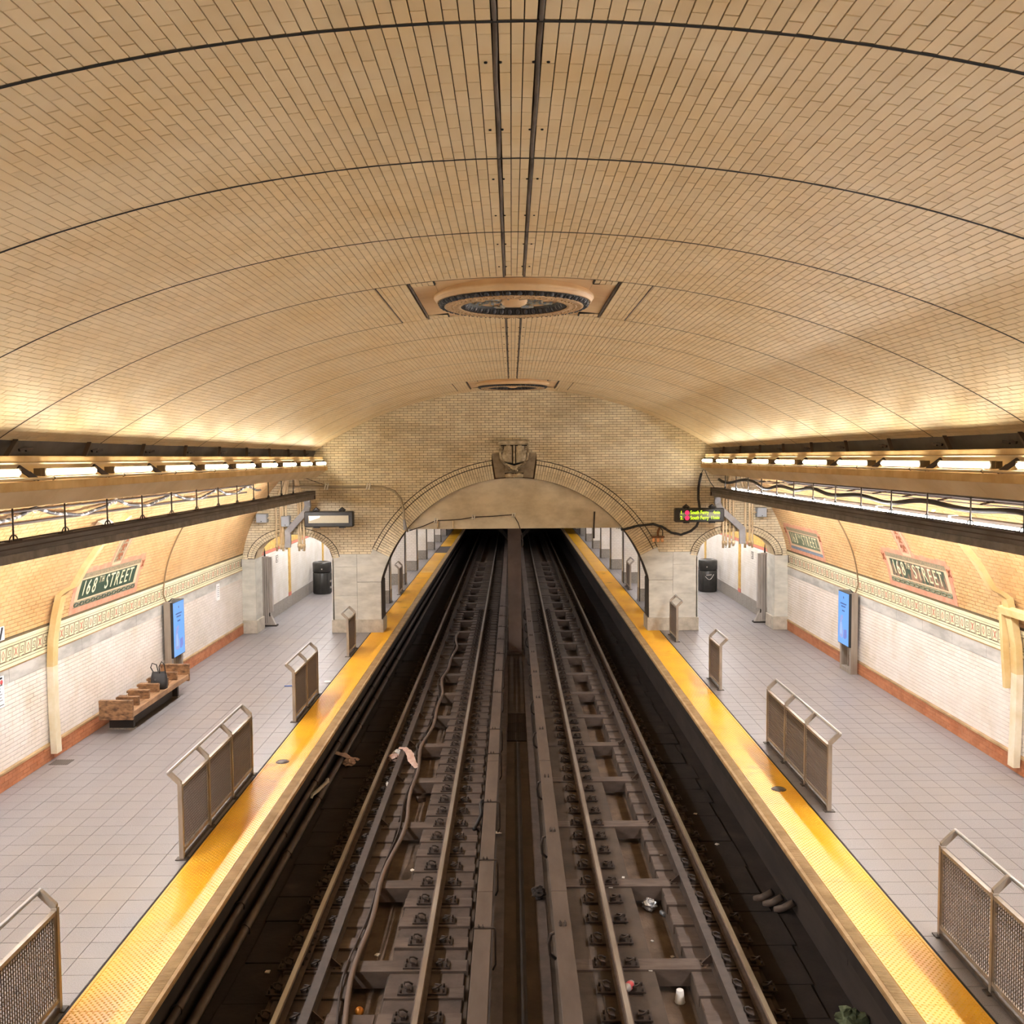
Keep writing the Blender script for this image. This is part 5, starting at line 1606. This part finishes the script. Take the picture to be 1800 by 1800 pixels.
# ================================================================== grey duct, conduits and boxes by the end wall
m_duct = M('duct_grey', 'a7a8ab', 0.45, metal=0.2, col2='97989b', nscale=4)
m_cond = M('conduit_buff', 'e2cfab', 0.5, col2='c5ab82', nscale=5, stretch=(1, 1, .4))
m_jb = M('box_grey_blue', 'a4abb3', 0.45)
for sg in (-1, 1):
    P3 = [(5.54, 25.75, 3.78), (5.56, 25.85, 3.60), (5.66, 26.0, 3.44), (6.30, 26.10, 2.86), (6.31, 26.10, 2.44)] if sg > 0 else [(5.62, 25.55, 3.78), (5.64, 25.75, 3.62), (5.72, 25.95, 3.46), (6.28, 26.10, 2.88), (6.29, 26.10, 2.43)]
    d = empty('cable_duct', (sg * P3[-1][0], P3[-1][1], P3[-1][2]), label=f'bent grey metal duct dropping from the {SIDE[sg]} cable tray over the platform arch', cat='duct', group='bent grey ducts')
    o = Vector((sg * P3[-1][0], P3[-1][1], P3[-1][2]))
    Q = [Vector((sg * p[0], p[1], p[2])) - o for p in P3]
    for i in range(4):
        dd = (Q[i + 1] - Q[i]).normalized() * 0.045
        MB().bar(Q[i] - (dd if i else dd * 0), Q[i + 1] + (dd if i < 3 else dd * 0), 0.165, 0.10, (0, -1, 0.001)).build('section', m_duct, d, bevel=0.006)
    # vertical conduits
    xs_ = (5.86, 5.94, 6.00, 6.35, 6.44, 6.50, 6.62) if sg < 0 else (5.80, 5.88, 5.98, 6.08, 6.41, 6.53, 6.61)
    for i, x in enumerate(xs_):
        r = (0.032, 0.026, 0.030, 0.033, 0.036, 0.032, 0.026)[i]
        c = empty('wall_conduit', (sg * x, 26.18, 2.42), label=f'buff conduit above the {SIDE[sg]} platform arch, {ORD[i]} counted from the tracks', cat='conduit', group='conduits over the platform arches')
        zt = 4.42 - 2.42
        lean = (6.15 - x) * 0.55
        MB().tube([(0, 0.02, -0.10 + 0.05 * (i % 2)), (0, 0, 0.3), (0, 0, 1.25), (sg * lean * 0.25, 0, 1.45), (sg * lean, -0.02, 1.95), (sg * lean * 1.05, -0.02, zt + 0.1)], r, 8).build('pipe', m_cond, c)
        MB().tube([(0, 0, 0.0), (0, 0, 0.10)], r * 1.45, 8).build('coupling', m_cond, c)
        MB().box(-r - 0.02, r + 0.02, -r - 0.008, 0.05, 0.42, 0.44).build('strap', m_cond, c)
    boxes = ((-7.0, 3.25, 0.145, 0.12, 'wider grey junction box beside the left wall curve'), (-6.34, 3.16, 0.115, 0.145, 'upright grey junction box between the left conduits')) if sg < 0 else ((6.84, 3.31, 0.13, 0.13, 'grey junction box beside the right conduits'),)
    for (x, z, a, b_, lab) in boxes:
        jb = empty('junction_box', (x, 26.12, z), label=lab, cat='box', group='junction boxes')
        MB().box(-a, a, -0.09, 0.15, -b_, b_).build('case', m_jb, jb, bevel=0.008)
        MB().box(-a + .01, a - .01, -0.10, -0.09, -b_ + .01, b_ - .01).build('cover', m_jb, jb, bevel=0.003)
        MB().lathe([(0, -0.008), (0.012, -0.006), (0.014, 0)], 8, (0, -0.10, -b_ * 0.7), 'Y').build('screw', m_iron, jb)
        MB().tube([(sg * -a, 0.02, 0.0), (sg * (-a - 0.12), 0.02, 0.0)], 0.018, 6).build('stub', m_cond, jb)
# long conduit over the arch, with clamps
t = empty('arch_conduit', (-6.25, 26.16, 4.35), label='buff conduit bending down beside the wide arch on the left', cat='conduit')
o = Vector((-6.25, 26.16, 4.35))
pts = [(-6.25, 26.16, 4.12), (-5.2, 26.16, 4.11), (-4.04, 26.16, 4.10), (-3.62, 26.16, 4.08), (-3.32, 26.16, 3.97), (-3.15, 26.16, 3.75), (-3.08, 26.16, 3.45), (-3.06, 26.16, 3.10), (-3.03, 26.2, 2.90), (-2.98, 26.25, 2.84)]
MB().tube([Vector(p) - o for p in pts], 0.032, 8).build('pipe', M('conduit_grey', 'a5977f', 0.5), t)
MB().tube([Vector(p) - o for p in [(-3.065, 26.14, 3.18), (-3.03, 26.14, 2.90)]], [0.035, 0.055], 10).build('bell_end', m_duct, t)
m_wht = M('insulator_white', 'e8e4da', 0.4)
for x in (-5.2, -4.04):
    for e in (-0.035, 0.035):
        MB().tube([Vector((x + e - .02, 26.13, 4.02)) - o, Vector((x + e + .02, 26.13, 4.20)) - o], 0.02, 6).build('clamp', m_wht, t)
MB().tube([Vector((-6.2, 26.1, 4.50)) - o, Vector((-5.2, 26.13, 4.14)) - o], 0.008, 5).build('stay_wire', m_iron, t)
# cable across the plaster lintel
t = empty('lintel_cable', (-1.1, 26.38, 3.2), label='thin dark cable strung on white insulators across the plaster lintel', cat='cable')
o = Vector((-1.1, 26.38, 3.2))
pts = [(-2.95, 26.36, 2.85), (-2.55, 26.36, 2.98), (-2.2, 26.36, 3.13), (-1.85, 26.36, 3.14), (-1.5, 26.36, 3.16), (-1.15, 26.36, 3.22), (-0.6, 26.36, 3.24), (-0.03, 26.36, 3.28), (0.1, 26.36, 3.05), (0.2, 26.34, 2.75), (0.235, 26.34, 2.45), (0.2, 26.34, 2.36)]
MB().tube([Vector(p) - o for p in pts], 0.014, 6).build('wire', m_iron, t)
for x, z in ((-2.2, 3.12), (-1.15, 3.21), (-0.03, 3.26)):
    for e in (-0.03, 0.03): MB().tube([Vector((x + e - .015, 26.36, z - 0.06)) - o, Vector((x + e + .015, 26.36, z + 0.07)) - o], 0.02, 6).build('insulator', m_wht, t)
for x in (-2.15, -1.72): MB().tube([Vector((x, 26.37, 2.9)) - o, Vector((x, 26.37, 3.12)) - o], 0.02, 6).build('drop_pipe', m_cond, t)
# dark pipe hanging at the right side of the lintel
t = MB().tube([(0, 0, 0), (0, 0, 0.35), (0.02, 0.0, 0.75)], 0.022, 7).build('lintel_pipe', m_iron); t.location = (2.22, 26.36, 2.60); tag(t, 'short dark pipe hanging at the right end of the plaster lintel', 'pipe')
# black cables round the lit arrival board
m_blkc = M('cable_black', '2c2a2a', 0.55)
pts = [(5.0, 25.6, 3.12), (4.98, 25.8, 2.96), (4.88, 26.1, 2.80), (4.62, 26.16, 2.70), (4.35, 26.18, 2.76), (4.1, 26.18, 2.92), (3.85, 26.18, 3.0), (3.4, 26.18, 2.95), (3.05, 26.18, 2.86), (2.98, 26.25, 2.85)]
o_ = MB().tube(pts, 0.036, 8).build('sign_cable', m_blkc); tag(o_, 'thick black cable looping from the lit arrival board to the wide arch', 'cable')
pts = [(5.02, 25.55, 3.46), (5.05, 25.9, 3.7), (5.10, 26.15, 4.0), (5.14, 26.15, 4.25), (5.18, 26.15, 4.40)]
o_ = MB().tube(pts, 0.034, 8).build('sign_cable', m_blkc); tag(o_, 'stiff black conduit rising above the lit arrival board', 'cable')
pts = [(5.18, 26.15, 4.40), (5.24, 26.1, 4.55), (5.30, 26.0, 4.35), (5.38, 25.9, 4.15), (5.44, 25.7, 4.02)]
o_ = MB().tube(pts, 0.010, 6).build('sign_cable', m_blkc); tag(o_, 'thin black wire looping from the stiff conduit to the right cable tray', 'cable')
# rusty lamp cluster on the right pier
t = empty('lamp_cluster', (3.98, 26.22, 2.62), label='small rusty lamp bracket with three bulbs on the right side of the wide arch', cat='lamp')
m_rust = M('rust_brown', '6d4f3a', 0.7, col2='8a5a35', nscale=18)
MB().box(-0.17, 0.17, -0.16, 0.02, 0.0, 0.05).build('bracket', m_rust, t, bevel=0.006)
MB().tube([(0.0, -0.05, 0.05), (0.0, -0.05, 0.16), (0.05, -0.02, 0.28)], 0.03, 7).build('stem', m_rust, t)
MB().tube([(0.13, -0.06, 0.05), (0.13, -0.06, 0.2), (0.08, -0.03, 0.27)], 0.012, 6).build('wire', m_iron, t)
m_bulb = M('bulb_amber', 'a5572a', 0.25, emit=0.25, ecol=(1.0, 0.45, 0.15))
for x in (-0.12, 0.0, 0.12):
    MB().lathe([(0.02, 0.0), (0.035, -0.03), (0.045, -0.07), (0.03, -0.11), (0.0, -0.12)], 10, (x, -0.08, 0)).build('bulb', m_bulb, t)

# ================================================================== cables between canopy and tray
def wall_off(sg, z, d):
    s = np.linspace(2.3, S_TOP, 60); zz = [wall_pt(q)[1] for q in s]
    q = wall_pt(float(np.interp(z, zz, s)))
    return sg * (q[0] + q[2] * d)
for z, r, lab in ((4.22, 0.016, 'upper thin conduit along the left wall above the cable tray'), (4.04, 0.020, 'lower thin conduit along the left wall above the cable tray')):
    x = wall_off(-1, z, 0.10)
    o_ = MB().tube([(x, Y0 + 1, z), (x, 10, z), (x, 23.5, z + 0.02)], r, 6).build('wall_run', m_iron); tag(o_, lab, 'conduit', 'conduits above the trays')
pts, y = [], 5.0
x = wall_off(-1, 4.1, 0.2)
while y < 24.5:
    u = (y - 5.0) % 2.6 / 2.6
    pts.append((x + 0.03 * math.sin(y), y, 4.24 - 0.16 * math.sin(math.pi * u) + 0.01 * math.sin(y * 7))); y += 0.2
t = empty('sagging_cable', (x, 5, 4.24), label='white wrapped cable sagging between rings above the left cable tray', cat='cable')
o = Vector((x, 5, 4.24))
MB().tube([Vector(p) - o for p in pts], 0.026, 7).build('cable', M('cable_wrap_pale', 'cfc9c4', 0.5, col2='3a3634', nscale=6, lo=0.40, hi=0.48), t)
for k in range(8):
    y = 5.0 + 2.6 * k
    pp = [Vector((0, y - 5 + 0.06 * math.cos(a), 0.0 + 0.06 * math.sin(a))) for a in np.linspace(0, 2 * math.pi, 11)]
    MB().tube(pp, 0.010, 5).build('ring', m_wht, t); MB().tube([(0, y - 5, 0.06), (0, y - 5, 0.24)], 0.008, 5).build('ring_hook', m_iron, t)
# right: thick black cable, pipe and cross arms
pts, y = [], 3.0
while y < 25.9:
    z = 4.16 + 0.035 * math.sin(y * 2.4) + 0.02 * math.sin(y * 1.1) + (0.06 * math.sin((y - 20) * 2.2) if y > 20 else 0)
    pts.append((5.93 + 0.03 * math.sin(y * 1.7) - (0.35 * (y - 23.5) / 2.4 if y > 23.5 else 0), y, z + (0.1 * (y - 23.5) / 2.4 if y > 23.5 else 0))); y += 0.2
o_ = MB().tube(pts, 0.036, 8).build('power_cable', m_blkc); tag(o_, 'thick black cable drooping along the top of the right cable tray', 'cable')
x = wall_off(1, 4.26, 0.12)
t = empty('wall_pipe_run', (x, 3, 4.26), label='dark pipe on short arms along the right wall above the cable tray', cat='pipe')
MB().tube([(0, 0, 0), (0, 10, 0), (0, 19.3, 0.0), (-0.05, 19.9, 0.05), (-0.1, 20.4, 0.2), (-0.1, 20.9, 0.26)], 0.034, 8).build('pipe', m_iron, t)
for k in range(14):
    MB().bar((-0.02, 0.8 + 1.35 * k, 0.02), (0.14, 0.72 + 1.35 * k, 0.12), 0.03, 0.02).build('arm', m_iron, t)
t = empty('wire_rack', (5.93, 3, 4.2), label='row of dark cross arms carrying wires above the right cable tray', cat='bracket')
MB().tube([(0.2, 0, 0.05), (0.2, 11, 0.055), (0.2, 21.5, 0.05)], 0.012, 6).build('wire', m_iron, t)
MB().tube([(0.35, 0, 0.0), (0.35, 11, -0.005), (0.35, 21.5, 0.0)], 0.010, 6).build('wire', m_iron, t)
for k in range(17):
    MB().bar((-0.03, 0.6 + 1.2 * k, 0.04), (0.35, 1.05 + 1.2 * k, 0.05), 0.03, 0.02).build('cross_arm', m_iron, t)

# ================================================================== boxed casings running up the walls
m_casing = M('casing_cream', 'dcc28e', 0.55, col2='cfae73', nscale=3, detail=5)
m_casew = M('casing_white', 'e6dcc6', 0.5, col2='d8c8a4', nscale=3)
def casing(sg, y, label, branch):
    c = empty('wall_casing', (sg * 7.5, y, 0.12), label=label, cat='casing', group='boxed casings on the platform walls')
    o = Vector((sg * 7.5, y, 0.12))
    def run(ss, outs, nm, mat, w=0.17, th=0.10):
        mb = MB(); vs = []
        for s, ou in zip(ss, outs):
            p = wall_pt(s); n_ = Vector((sg * p[2], 0, p[3])); base = Vector((sg * p[0], y, p[1]))
            for dy, dn in ((-w / 2, ou), (w / 2, ou), (w / 2, ou + th), (-w / 2, ou + th)):
                vs.append(base + n_ * dn + Vector((0, dy, 0)) - o)
        fs = []
        for i in range(len(ss) - 1):
            for j in range(4): fs.append((4 * i + j, 4 * i + (j + 1) % 4, 4 * i + 4 + (j + 1) % 4, 4 * i + 4 + j))
        n4 = 4 * (len(ss) - 1); fs.append((0, 1, 2, 3)); fs.append((n4 + 3, n4 + 2, n4 + 1, n4))
        mb._add(vs, fs); return mb.build(nm, mat, c)
    run([0.12, 0.8, 1.55], [0.05, 0.03, 0.03], 'lower_casing', m_casew)
    run([1.55, 2.0, 2.4, 2.75], [0.03, 0.045, 0.055, 0.05], 'middle_casing', m_casing)
    run([2.75, 2.86, 2.98, 3.4, 4.0, 4.6], [0.05, 0.12, 0.22, 0.26, 0.30, 0.36], 'upper_casing', m_casing, 0.13, 0.08)
    mb = MB()
    for s, ou in ((2.62, 0.06), (3.95, 0.28)):
        p = wall_pt(s); n_ = Vector((sg * p[2], 0, p[3])); base = Vector((sg * p[0], y, p[1])) - o
        mb = MB().bar(base, base + n_ * ou, 0.03, 0.03, (0, 1, 0)); mb.build('bracket', m_iron, c)
    p = wall_pt(4.05); n_ = Vector((sg * p[2], 0, p[3])); base = Vector((sg * p[0], y, p[1])) - o
    MB().bar(base + n_ * 0.12 + Vector((0, 0.1, 0.0)), base + n_ * 0.16 + Vector((0, 0.42, 0.05)), 0.16, 0.13, n_).build('hanging_box', m_casew, c, bevel=0.01)
    if branch:
        for (ya, yb_, s0, s1) in ((-0.6, 0.18, 2.50, 2.62), (0.10, 0.18, 1.3, 2.50)):
            vs = []
            p0, p1 = wall_pt(s0), wall_pt(s1)
            mb = MB(); vs = []
            for (yy) in (ya, yb_):
                for p, dn in ((p0, 0.10), (p1, 0.10), (p1, 0.20), (p0, 0.20)):
                    vs.append(Vector((sg * (p[0] + p[2] * dn), y + yy, p[1] + p[3] * dn)) - o)
            mb._add(vs, [(0, 1, 2, 3), (7, 6, 5, 4), (0, 4, 5, 1), (1, 5, 6, 2), (2, 6, 7, 3), (3, 7, 4, 0)])
            mb.build('branch_casing', m_casing, c)
    return c
casing(-1, 15.2, 'cream boxed casing climbing the left wall beside the green name tablet', False)
casing(1, 14.15, 'cream boxed casing with a side branch climbing the right wall', True)

# ================================================================== notices, covers, drains
m_paper = M('paper_white', 'f1efee', 0.5); m_ink = M('ink_black', '26242a', 0.6); m_inkg = M('ink_grey', '8f8f98', 0.6); m_red = M('ink_red', 'cf4a4a', 0.5)
t = empty('wall_notice', (-7.64, 13.45, 1.25), label='white printed service notice with black header at the left picture edge', cat='notice')
MB().box(0, 0.022, -0.38, 0.38, 0, 0.46).build('sheet', m_paper, t)
MB().box(0.02, 0.025, -0.38, 0.33, 0.42, 0.45).build('header_bar', m_ink, t)
MB().lathe([(0, 0.004), (0.035, 0.004), (0.036, 0)], 14, (0.022, 0.31, 0.375), 'X').build('red_disc', m_red, t)
for i, (a, b_) in enumerate(((-0.3, 0.33), (-0.3, 0.27), (-0.3, 0.28), (-0.3, 0.32), (-0.3, 0.3), (-0.3, 0.33))):
    MB().box(0.02, 0.0245, a, b_, 0.325 - 0.045 * i, 0.338 - 0.045 * i).build('text_line', m_ink if i < 3 else m_inkg, t)
MB().box(0.02, 0.025, -0.36, 0.36, 0.03, 0.04).build('footer_rule', m_ink, t)
t = empty('direction_sign', (-7.58, 13.35, 2.26), label='small white sign with black slanting bars above the frieze at the left picture edge', cat='sign')
MB().box(0, 0.03, -0.4, 0.42, 0, 0.20).build('plate', m_paper, t)
for y in (0.10, 0.26): MB().prism([(y, 0.01), (y + 0.05, 0.01), (y + 0.13, 0.19), (y + 0.08, 0.19)], 0.025, 0.034, 'X').build('bar', m_ink, t)
t = empty('wall_notice', (-7.64, 24.05, 1.28), label='narrow white paper notice on the left wall near the platform arch', cat='notice')
MB().box(0, 0.026, -0.12, 0.12, 0, 0.42).build('sheet', m_paper, t)
for i in range(6): MB().box(0.022, 0.029, -0.09, 0.08, 0.34 - 0.05 * i, 0.355 - 0.05 * i).build('text_line', m_inkg, t)
for (x, y, lab) in ((-3.80, 14.97, 'round dark cover set in the yellow strip of the left platform'), (3.80, 13.55, 'round dark cover set in the yellow strip of the right platform')):
    t = empty('access_cover', (x, y, 0.011), label=lab, cat='cover', group='round covers in the yellow strips')
    MB().lathe([(0.0, 0.004), (0.085, 0.004), (0.095, -0.004)], 20).build('disc', M('cover_grey', '5d5348', 0.5, metal=0.4), t)
    MB().lathe([(0.095, 0.0), (0.10, 0.005), (0.108, -0.004)], 20).build('rim', m_iron, t)
t = empty('floor_drain', (-7.40, 15.05, 0.0), label='small dark drain grate in the left platform at the wall foot', cat='drain')
MB().box(-0.15, 0.15, -0.13, 0.13, -0.004, 0.002).build('pan', m_ink, t)
for k in range(9): MB().box(-0.15 + 0.034 * k, -0.15 + 0.034 * k + 0.016, -0.13, 0.13, 0.0, 0.006).build('bar', M('drain_iron', '6d635b', 0.6), t)

# ================================================================== litter
m_tis = M('tissue_pink', 'd8bdb0', 0.8, col2='c4a093', nscale=12); m_tisw = M('tissue_white', 'dfd9d2', 0.7)
def crumple(name, loc, r, mat, label, cat, seed, flat=0.6, n=10):
    rnd = random.Random(seed); mb = MB(); vs, fs = [], []
    m_ = 14
    for i in range(n + 1):
        th = math.pi * i / n
        for j in range(m_):
            ph = 2 * math.pi * j / m_
            k = r * (0.75 + 0.5 * rnd.random())
            vs.append((k * math.sin(th) * math.cos(ph), k * math.sin(th) * math.sin(ph), r * flat + k * math.cos(th) * flat))
    for i in range(n):
        for j in range(m_): fs.append((i * m_ + j, i * m_ + (j + 1) % m_, (i + 1) * m_ + (j + 1) % m_, (i + 1) * m_ + j))
    mb._add(vs, fs)
    o_ = mb.build(name, mat); o_.location = loc
    return tag(o_, label, cat)
def rag(name, loc, pts, w, mat, label, seed, cat='tissue'):
    """twisted ribbon of tissue following a path, with real thickness"""
    rnd = random.Random(seed); mb = MB(); mb.smooth = True; vs = []
    pts = [Vector(p) for p in pts]; dense = []
    for a, b_ in zip(pts[:-1], pts[1:]):
        for k in range(4): dense.append(a.lerp(b_, k / 4))
    dense.append(pts[-1]); n = len(dense)
    for i, p in enumerate(dense):
        t_ = i / (n - 1); ww = w * (0.5 + 0.7 * math.sin(math.pi * min(1, t_ * 0.9 + 0.1)) + 0.25 * rnd.random())
        d = (dense[min(i + 1, n - 1)] - dense[max(i - 1, 0)]).normalized(); s = d.cross(Vector((0, 0, 1))).normalized()
        for u in (-1, -0.4, 0.3, 1):
            vs.append(p + s * (u * ww / 2) + Vector((0, 0, 0.018 * rnd.random() + 0.012 * (abs(u) < 0.5))))
    fs = []
    for i in range(n - 1):
        for j in range(3): fs.append((4 * i + j, 4 * i + j + 1, 4 * i + j + 5, 4 * i + j + 4))
    k = len(vs); vs2 = [v - Vector((0, 0, 0.006)) for v in vs]
    mb._add(vs + vs2, fs + [tuple(q + k for q in f[::-1]) for f in fs])
    o_ = mb.build(name, mat, recalc=False); o_.location = loc
    return tag(o_, label, cat)
rag('tissue_scrap', (-3.60, 19.2, -1.235), [(-0.28, 0.10, 0.02), (-0.12, 0.02, 0.03), (0.02, -0.06, 0.02), (0.16, -0.10, -0.03), (0.26, -0.02, -0.08), (0.34, -0.05, -0.10)], 0.13, m_tis, 'crumpled pink tissue draped over the lower pipe beside the left track', 1)
crumple('tissue_scrap', (-3.45, 19.0, -1.40), 0.12, m_tis, 'knotted pink tissue lying on the trench floor below the left pipe', 'tissue', 2)
crumple('tissue_scrap', (-2.50, 18.9, -1.29), 0.13, m_tis, 'balled pink tissue between the outer rail and guard rail of the left track', 'tissue', 3)
crumple('tissue_scrap', (-2.48, 19.3, -1.29), 0.10, m_tisw, 'white tissue ball just behind the pink one in the left track', 'tissue', 4)
rag('tissue_strip', (-2.32, 19.0, -1.075), [(-0.10, 0.10, 0.0), (0.02, 0.06, 0.01), (0.14, -0.10, -0.06), (0.20, -0.35, -0.12), (0.28, -0.52, -0.15), (0.34, -0.70, -0.155)], 0.12, m_tis, 'long pale tissue strip trailing over the left guard rail', 5)
rag('paper_strip', (-2.52, 17.55, -1.275), [(0.0, 0.22, 0.0), (0.03, 0.08, 0.0), (0.07, -0.10, 0.0), (0.06, -0.16, 0.0)], 0.035, m_tisw, 'thin white paper strip beside the left outer rail', 6, 'paper')
rag('paper_strip', (-3.66, 17.0, -1.235), [(0.02, 0.75, 0.0), (0.05, 0.55, 0.01), (0.0, 0.30, 0.0), (-0.08, -0.1, 0.0), (-0.07, -0.3, 0.0)], 0.07, m_tisw, 'white paper streamer lying along the pipes by the left platform', 7, 'paper')
o_ = MB().prism([(-0.07, -0.06), (0.08, -0.02), (-0.05, 0.09)], 0.0, 0.006, 'Z').build('paper_scrap', m_tisw); o_.location = (-0.36, 15.45, -1.384); tag(o_, 'white paper triangle beside the left cover board', 'paper')
cp = empty('paper_cup', (1.87, 10.80, -1.558), label='white paper cup upside down in the pit of the right track', cat='cup')
MB().lathe([(0.060, 0.0), (0.064, 0.006), (0.060, 0.012), (0.042, 0.150), (0.040, 0.152)], 20).build('wall', m_paper, cp)
MB().lathe([(0.0, 0.146), (0.041, 0.146)], 20).build('bottom', m_paper, cp)
bt = empty('drink_bottle', (1.275, 10.62, -1.225), 0.5, label='small plastic bottle with red label beside the right inner rail', cat='bottle')
bt.rotation_euler = (math.radians(78), 0, math.radians(-25))
m_plas = M('plastic_grey', 'b9b4b2', 0.2)
MB().lathe([(0.0, 0.0), (0.045, 0.005), (0.048, 0.05)], 14).build('base', m_plas, bt)
MB().lathe([(0.0485, 0.05), (0.049, 0.15), (0.0485, 0.151)], 14).build('label_band', M('label_red', 'd8545c', 0.4), bt)
MB().lathe([(0.048, 0.15), (0.042, 0.18), (0.018, 0.21), (0.016, 0.23)], 14).build('neck', m_plas, bt)
MB().lathe([(0.019, 0.228), (0.019, 0.25), (0.0, 0.252)], 12).build('cap', m_paper, bt)
crumple('foil_wrapper', (1.84, 13.08, -1.56), 0.105, M('foil_silver', 'cfcfd2', 0.25, metal=0.6), 'crumpled silver wrapper in the pit of the right track', 'wrapper', 8, 0.75, 8)
cn = MB().lathe([(0.0, 0.0), (0.028, 0.002), (0.033, 0.012), (0.033, 0.11), (0.027, 0.122), (0.0, 0.12)], 14).build('drink_can', M('can_grey', '9aa0a8', 0.3, metal=0.6)); cn.location = (1.985, 12.95, -1.525); cn.rotation_euler = (math.radians(84), 0, 0.3); tag(cn, 'small silver can against the pit side of the right track', 'can')
ob = MB().lathe([(0.0, -0.05)] + [(0.05 * math.sin(a), -0.05 * math.cos(a)) for a in np.linspace(0.3, math.pi - 0.3, 8)] + [(0.0, 0.05)], 16).build('orange_ball', M('ball_orange', 'e8912e', 0.45)); ob.location = (-1.87, 10.52, -1.47); tag(ob, 'small orange ball in the pit of the left track', 'ball')
cv = MB().box(-0.2, 0.17, -0.5, 0.10, 0.0, 0.04).build('pit_cover', m_inf, bevel=0.006); cv.location = (-1.80, 10.05, -1.325); tag(cv, 'flat concrete lid over the nearest pit of the left track', 'slab')
bk = MB().box(-0.08, 0.08, -0.06, 0.06, 0, 0.09).build('loose_block', m_inf, bevel=0.008); bk.location = (-1.82, 17.4, -1.56); bk.rotation_euler = (0, 0, 0.4); tag(bk, 'loose grey block in the pit of the left track', 'block')
for i, (dx, dy) in enumerate(((0, 0), (0.09, -0.16), (0.20, -0.32))):
    st = MB().tube([(0.12, -0.05, 0.16), (0.0, 0.0, 0.06), (-0.10, 0.06, 0.0)], 0.05, 10).build('pipe_stub', m_pipeb); st.location = (3.42 + dx, 12.95 + dy, -1.385)
    tag(st, f'short grey pipe stub leaning in the right trench, {ORD[i]} of three from the far side', 'pipe', 'pipe stubs in the right trench')
crumple('green_rag', (3.60, 10.0, -1.40), 0.16, M('rag_green', '6f7a5e', 0.8, col2='4d573f', nscale=14), 'crumpled greenish rag under the edge of the right platform', 'rag', 9, 0.7)
pen = MB().tube([(-0.09, 0, 0.01), (0.09, 0.02, 0.01)], 0.012, 6).build('blue_straw', M('straw_blue', '3c63b0', 0.5)); pen.location = (-4.9, 20.05, 0.0); tag(pen, 'small blue stick lying on the left platform', 'litter')
sp = crumple('white_scrap', (-4.14, 20.4, 0.002), 0.07, m_paper, 'white paper scrap beside the yellow strip of the left platform', 'paper', 10, 0.2)
crumple('dark_rag', (0.27, 13.1, -1.385), 0.10, M('rag_dark', '3d3430', 0.9, col2='2a2320', nscale=14), 'dark crumpled rag on the kerb between the two contact rails', 'rag', 11, 0.8)
crumple('dark_rag', (-0.03, 9.9, -1.44), 0.13, M('rag_dark', '3d3430', 0.9), 'dark heap of rubbish in the centre gutter at the bottom of the picture', 'rag', 12, 0.5)
o_ = MB().tube([(-0.64, 16.6, -1.26), (-0.66, 16.2, -1.15), (-0.63, 15.8, -1.2), (-0.70, 15.5, -1.26), (-0.74, 15.3, -1.26)], 0.03, 7).build('jumper_cable', m_blkc); tag(o_, 'short black jumper cable beside the left contact rail', 'cable')
rnd = random.Random(3)
spots = ((1.52, 13.5, -1.285), (1.55, 11.0, -1.285), (1.60, 13.0, -1.56), (1.75, 12.2, -1.56), (1.95, 11.8, -1.56), (-1.70, 11.2, -1.56), (-1.86, 11.9, -1.56), (-1.1, 21.7, -1.285), (-1.6, 13.8, -1.285), (2.2, 14.3, -1.29), (1.30, 13.2, -1.285), (-3.1, 11.2, -1.385), (-3.2, 9.6, -1.385), (3.1, 16.2, -1.385), (3.2, 14.9, -1.385), (-0.82, 22.7, -1.285))
PLC = ['right pit', 'left pit', 'left trench', 'right trench']
for i, (x, y, z) in enumerate(spots):
    sz = rnd.uniform(0.02, 0.04)
    where = 'in the pit of the right track' if (1.5 < x < 2.1) else 'in the pit of the left track' if (-2.1 < x < -1.55) else 'on the right trench floor' if x > 2.9 else 'on the left trench floor' if x < -2.9 else 'beside the rails of the ' + ('right' if x > 0 else 'left') + ' track'
    o_ = MB().prism([(-sz, -sz * .6), (sz * .8, -sz), (sz, sz * .5), (-sz * .3, sz)], 0, 0.012, 'Z').build('paper_fleck', m_tisw); o_.location = (x, y, z + 0.003); o_.rotation_euler = (0, 0, rnd.uniform(0, 3))
    tag(o_, f'tiny pale paper fleck {where}', 'litter', 'paper flecks ' + where)
